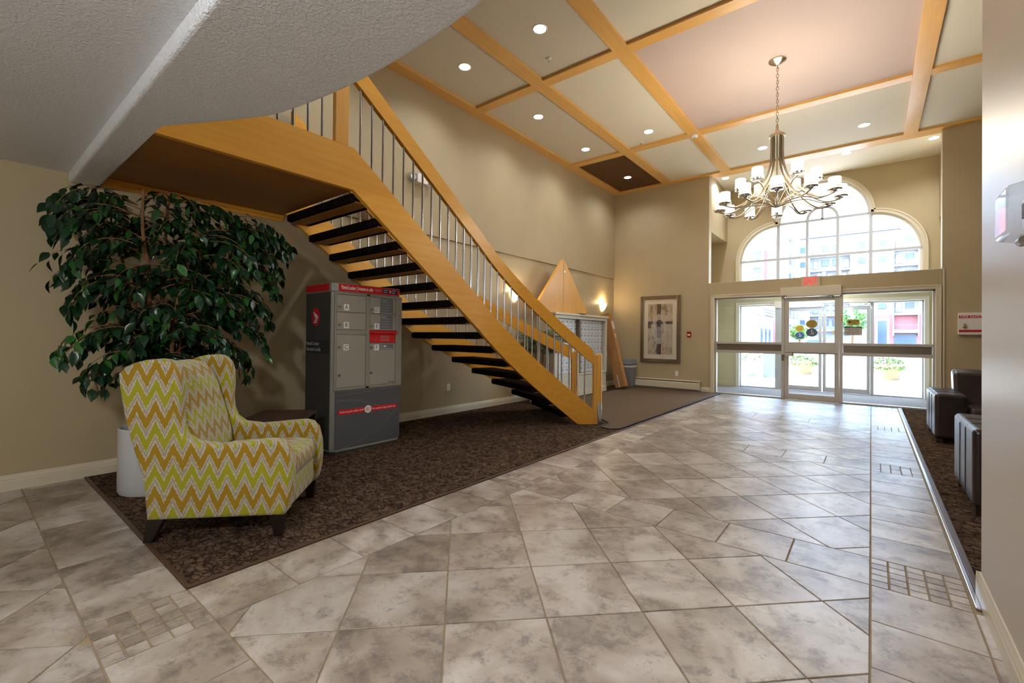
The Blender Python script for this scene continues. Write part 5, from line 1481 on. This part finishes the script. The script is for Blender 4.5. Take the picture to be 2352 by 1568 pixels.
def sprinkler(x, y, label):
    o = thing('sprinkler', label, 'sprinkler', (x, y, zp))
    MB().lathe([(0.0, -0.012), (0.030, -0.010), (0.036, 0.0), (0.0, 0.0)], n=20).build('escutcheon', 'white_plastic', o, smooth=40)
    MB().cyl((0, 0, -0.045), (0, 0, -0.01), 0.008, n=10).build('stem', 'steel', o, smooth=True)
    MB().cyl((0, 0, -0.048), (0, 0, -0.045), 0.018, n=14).build('deflector', 'steel', o, smooth=True)
sprinkler(-3.43, 5.03, 'small ceiling sprinkler in the panel near the low ceiling')
sprinkler(-3.48, 8.27, 'small ceiling sprinkler near the smoke detector')
sd_ = thing('smoke_detector', 'round white smoke detector on the maple beam crossing', 'smoke detector', (-2.555, 8.52, 4.984))
MB().lathe([(0.0, -0.045), (0.035, -0.045), (0.050, -0.030), (0.062, -0.026), (0.066, 0.0), (0.0, 0.0)], n=28).build('housing', 'white_plastic', sd_, smooth=40)
MB().lathe([(0.0, -0.050), (0.016, -0.048), (0.018, -0.044), (0.0, -0.044)], n=16).build('sensor', 'grey_plastic', sd_, smooth=40)
# ------------------------------------------------------------------ outside
tag(MB().box(-60, 13.12, -0.12, 60, 17.6, -0.01).build('terrace_paving', 'paving'), 'pale concrete paving outside the entrance doors', 'paving')
tag(MB().box(-60, 17.6, -0.12, 60, 23.0, -0.06).build('sidewalk', 'concrete'), 'bright concrete sidewalk beyond the entrance paving', 'sidewalk')
tag(MB().box(-160, 23.0, -0.3, 160, 110, -0.16).build('street', 'asphalt'), 'wide pale asphalt street in front of the apartment blocks', 'street')

# entrance canopy: barrel vault between flat ribbed soffits
cnp = thing('entrance_canopy', 'white ribbed entrance canopy with arched centre outside the window', 'canopy', (WC, 13.12, 0))
def pl_arc(r, n=24): return [(r * math.cos(math.pi * i / n), 4.15 + r * 0.95 * math.sin(math.pi * i / n)) for i in range(n + 1)]
vin, vout = pl_arc(1.55), pl_arc(1.75)
for i in range(24):
    MB().py([vin[i], vout[i], vout[i+1], vin[i+1]], 0.0, 2.9).build('vault_board', 'soffit_white', cnp)
for sgn in (-1, 1):
    for i in range(12):
        x0 = sgn * (1.75 + 0.22 * i)
        MB().box(x0, 0.0, 4.15, x0 + sgn * 0.21, 2.9, 4.22).build('soffit_board', 'soffit_white', cnp)
    MB().box(sgn*1.56, 2.9, 4.05, sgn*4.4, 3.0, 4.7).build('fascia', 'soffit_white', cnp)
    MB().box(sgn*3.6, 2.55, -0.02, sgn*3.9, 2.85, 4.15).build('column', 'concrete', cnp, bevel=0.01)

def planter(x, y, label, r=0.42, h=0.46, seed=3):
    random.seed(seed)
    o = thing('flower_planter', label, 'planter', (x, y, -0.058))
    MB().lathe([(r*0.72, 0), (r*0.75, 0.02), (r, h), (r*0.97, h + 0.02), (r*0.92, h), (r*0.9, h - 0.06), (0, h - 0.06)], n=28).build('tub', 'wicker', o, smooth=40)
    lv, pt, pp = MB(), MB(), MB()
    for i in range(420):
        a = random.uniform(0, 2*math.pi); rr = r * 1.25 * math.sqrt(random.random()); z = h + 0.30 * (1 - (rr / (r*1.3))**2) * random.uniform(0.3, 1.0) - (0.12 if rr > r else 0)
        p = Vector((rr*math.cos(a), rr*math.sin(a), z)); u = Vector((random.uniform(-1, 1), random.uniform(-1, 1), random.uniform(-0.3, 1))).normalized(); v_ = u.orthogonal().normalized(); w2 = u.cross(v_)
        tgt = lv if i % 3 else (pt if i % 2 else pp); s = 0.045 if tgt is lv else 0.034
        tgt.add([p - v_*s, p + w2*s*0.8, p + v_*s, p - w2*s*0.8], [(0, 1, 2, 3)])
    tag(lv.build('leaves', 'flower_leaf', o), kind='stuff'); tag(pt.build('white_blossoms', 'petal', o), kind='stuff'); tag(pp.build('purple_blossoms', 'petal_purple', o), kind='stuff')
planter(-2.05, 20.3, 'wicker-toned flower tub with white blossoms seen through the swing door', seed=3)
planter(0.42, 19.6, 'wicker-toned flower tub seen through the right side light', seed=4)
kb = thing('concrete_planter', 'long low concrete planter wall with a flower bed left of the doors', 'planter', (-4.6, 16.6, -0.01))
MB().pz([(-2.2, -0.6), (1.0, -0.6), (2.05, 1.6), (1.85, 1.75), (0.75, -0.35), (-2.2, -0.35)], 0, 0.52).build('kerb_wall', 'concrete', kb, bevel=0.01)
MB().pz([(-2.2, -0.35), (0.75, -0.35), (1.85, 1.75), (-2.2, 1.75)], 0, 0.44).build('bed_soil', 'soil', kb)
random.seed(9); lv, pt = MB(), MB()
for i in range(700):
    x, y = random.uniform(-1.8, 1.7), random.uniform(-0.3, 1.6)
    if x > 0.75 + (y + 0.35) * 0.52: continue
    p = Vector((x, y, 0.46 + random.uniform(0, 0.28))); u = Vector((random.uniform(-1, 1), random.uniform(-1, 1), random.uniform(-0.2, 1))).normalized(); v_ = u.orthogonal().normalized(); w2 = u.cross(v_)
    tgt = lv if i % 3 else pt; s = 0.055
    tgt.add([p - v_*s, p + w2*s*0.8, p + v_*s, p - w2*s*0.8], [(0, 1, 2, 3)])
tag(lv.build('leaves', 'flower_leaf', kb), kind='stuff'); tag(pt.build('blossoms', 'petal', kb), kind='stuff')
ub = thing('utility_box', 'blue-grey litter bin box standing beside the concrete planter', 'bin', (-2.62, 16.9, -0.01))
MB().box(-0.16, -0.16, 0.0, 0.16, 0.16, 1.05).build('cabinet', 'bench_dark', ub, bevel=0.01)
MB().box(-0.18, -0.18, 1.05, 0.18, 0.18, 1.12).build('hood', 'bench_dark', ub, bevel=0.01)

# apartment block across the street
YB = 100.0
ap = thing('apartment_block', 'long white apartment block with rows of windows and balconies across the street', 'building', (-2.0, YB, -0.16))
MB().box(-26, 0, 0, 30, 14, 20.2).build('facade', 'facade_white', ap)
MB().box(-26.3, -0.5, 20.2, 30.3, 14, 20.7).build('roof_edge', 'railing_far', ap)
MB().box(2.2, -0.35, 0.16, 8.4, 0, 5.7).build('red_cladding', 'facade_red', ap)
for z in (3.0, 5.75, 8.5, 11.25, 14.0, 16.75): MB().box(-26, -0.04, z - 0.03, 30, 0, z + 0.03).build('floor_joint', 'facade_grey', ap)
def bwin(x0, z0, x1, z1, door=False):
    w_ = MB().box(x0 + 2.0, -0.10, z0 + 0.16, x1 + 2.0, 0.02, z1 + 0.16).build('window', 'railing_far', ap)
    MB().box(x0 + 2.06, -0.13, z0 + 0.22, x1 + 1.94, -0.08, z1 + 0.10).build('pane', 'facade_white' if door == 2 else 'window_far', w_)
for row in range(7):
    zt = 18.5 - 2.72 * row
    if zt < 3.6: break
    for x0, x1, h in ((-24.0, -22.9, 1.05), (-20.5, -19.4, 1.05), (-17.0, -15.9, 1.05), (-14.2, -13.1, 1.05), (-10.8, -9.7, 1.05), (-7.2, -6.1, 1.15), (-5.5, -4.5, 1.2), (-1.85, -0.8, 1.05), (0.9, 2.0, 1.05), (4.4, 5.5, 1.05), (8.4, 9.5, 1.05), (11.6, 12.7, 1.05), (15.0, 16.1, 1.05)):
        bwin(x0, zt - h, x1, zt)
    for x0, x1 in ((-8.5, -7.7), (-4.0, -3.1), (3.1, 4.0)): bwin(x0, zt - 1.65, x1, zt, 2)
    for x0, x1 in ((-8.9, -2.9), (2.9, 6.0)):
        bl = MB().box(x0 + 2.0, -1.5, zt - 2.0, x1 + 2.0, 0, zt - 1.72).build('balcony', 'facade_white', ap)
        rl = MB().box(x0 + 2.0, -1.5, zt - 0.90, x1 + 2.0, -1.46, zt - 0.84)
        for i in range(25):
            xx = x0 + 2.0 + (x1 - x0) * i / 24; rl.box(xx - 0.015, -1.49, zt - 1.72, xx + 0.015, -1.46, zt - 0.86)
        rl.build('railing', 'railing_far', bl)
        MB().box(x0 + 1.9, -1.5, zt - 2.72, x0 + 2.05, 0, zt).box(x1 + 1.95, -1.5, zt - 2.72, x1 + 2.1, 0, zt).build('fin_wall', 'facade_white', bl)
bwin(0.75, 0.6, 2.2, 4.9); MB().box(2.5, -0.42, 0.16, 4.4, -0.34, 5.2).build('white_surround', 'facade_white', ap); MB().box(2.85, -0.48, 0.2, 4.05, -0.40, 4.7).build('window', 'window_far', ap)
MB().box(5.0, -0.45, 0.2, 7.8, -0.36, 2.5).build('shopfront', 'window_far', ap); MB().box(4.9, -1.4, 2.65, 7.9, -0.3, 2.95).build('entry_canopy', 'facade_white', ap)

# nearer white and red block on the left
lb2 = thing('red_white_block', 'white and red apartment block with balconies on the left across the street', 'building', (-12.0, 78.0, -0.16))
MB().box(-14, 0, 0, -1.0, 14, 21.0).build('front_wing', 'facade_white', lb2)
MB().box(-1.0, 0.8, 0, 0.55, 14, 17.4).build('red_bay', 'facade_red', lb2)
MB().box(0.55, 2.0, 0, 1.9, 18, 21.5).build('side_wing', 'facade_white', lb2)
for z in (2.2, 5.0, 7.8, 10.6, 13.4, 16.2):
    for x in (-12.0, -8.6, -5.2):
        w_ = MB().box(x, -0.1, z, x + 1.6, 0.02, z + 1.5).build('window', 'railing_far', lb2); MB().box(x + 0.08, -0.13, z + 0.08, x + 1.52, -0.08, z + 1.42).build('pane', 'window_far', w_)
    w_ = MB().box(-2.4, -0.1, z - 0.3, -1.35, 0.02, z + 1.8).build('window', 'railing_far', lb2); MB().box(-2.3, -0.13, z - 0.2, -1.45, -0.08, z + 1.7).build('pane', 'window_far', w_)
    b2 = MB().box(-4.0, -1.5, z - 0.75, -1.2, 0, z - 0.45).build('balcony', 'facade_white', lb2)
    r2 = MB().box(-4.0, -1.5, z + 0.5, -1.2, -1.45, z + 0.57)
    for i in range(12): r2.box(-4.0 + 0.254 * i - 0.02, -1.49, z - 0.45, -4.0 + 0.254 * i + 0.02, -1.46, z + 0.52)
    r2.build('railing', 'railing_far', b2)
    for y in (4.0, 9.0, 14.0): MB().box(1.85, y, z - 0.2, 1.95, y + 2.2, z + 1.6).build('window', 'window_far', lb2)
    MB().box(0.50, 0.9, z - 0.2, 0.60, 1.9, z + 1.6).build('window', 'window_far', lb2)

# low stone-faced building with a moulded cornice
st = thing('stone_building', 'low pale stone building with moulded cornice and three narrow windows', 'building', (-13.0, 62.0, -0.16))
MB().box(-12, 0, 0, 2.2, 10, 4.5).build('walls', 'facade_stone', st)
MB().box(-12.2, -0.25, 4.5, 2.45, 10.2, 4.8).box(-12.4, -0.5, 4.8, 2.7, 10.4, 5.1).box(-12.6, -0.75, 5.1, 2.95, 10.6, 5.5).build('cornice', 'facade_white', st)
for i in range(14):
    MB().box(-12.02, -0.05, 0.3 * i + 0.02, 2.24, 0.02, 0.3 * i + 0.27).build('stone_course', 'facade_stone', st)
    MB().box(2.18, -0.03, 0.3 * i + 0.02, 2.25, 10.0, 0.3 * i + 0.27).build('stone_course', 'facade_stone', st)
for y in (1.2, 4.0, 6.8): w_ = MB().box(2.1, y, 0.9, 2.30, y + 0.9, 2.7).build('window', 'window_far', st)

def far_tree(x, y, h, r, label, seed):
    random.seed(seed)
    o = thing('street_tree', label, 'tree', (x, y, -0.158))
    MB().tube([(0, 0, 0), (0.1, 0, h*0.4), (0.0, 0.1, h*0.8)], [0.16, 0.12, 0.05], 8).build('trunk', 'bark', o, smooth=60)
    mb = MB()
    for i in range(1400):
        a, b, c = random.gauss(0, 1), random.gauss(0, 1), random.gauss(0, 1); n_ = math.sqrt(a*a + b*b + c*c) or 1; k = r * (0.45 + 0.55 * random.random())
        p = Vector((a/n_*k, b/n_*k, h*0.72 + c/n_*k*0.85)); u = Vector((random.uniform(-1, 1), random.uniform(-1, 1), random.uniform(-1, 1))).normalized(); v_ = u.orthogonal().normalized(); w2 = u.cross(v_); s = 0.16
        mb.add([p - v_*s, p + w2*s, p + v_*s, p - w2*s], [(0, 1, 2, 3)])
    tag(mb.build('crown', 'tree_leaf_far', o), kind='stuff')
far_tree(-7.9, 74.0, 3.4, 1.2, 'small pale green street tree seen through the swing door', 31)
far_tree(-2.4, 90.0, 6.2, 2.2, 'leafy pale green street tree behind the notice on the side glass', 32)
cr_ = thing('parked_car', 'white parked car seen low through the swing door glass', 'car', (-5.6, 70.0, -0.158), 0.2)
bodyp = [(-2.1, 0.25), (2.1, 0.25), (2.15, 0.75), (1.3, 0.90), (0.75, 1.42), (-0.9, 1.45), (-1.6, 0.95), (-2.15, 0.85)]
MB().py(bodyp, -0.85, 0.85).build('body', 'car_paint', cr_, bevel=0.08, seg=3)
MB().py([(1.15, 0.93), (0.70, 1.36), (-0.85, 1.38), (-1.4, 0.97)], -0.87, 0.87).build('side_window', 'window_far', cr_)
for x in (-1.35, 1.35):
    for s_ in (-1, 1): MB().cyl((x, s_*0.72, 0.32), (x, s_*0.90, 0.32), 0.32, n=20).build('wheel', 'black_rubber', cr_, smooth=True)
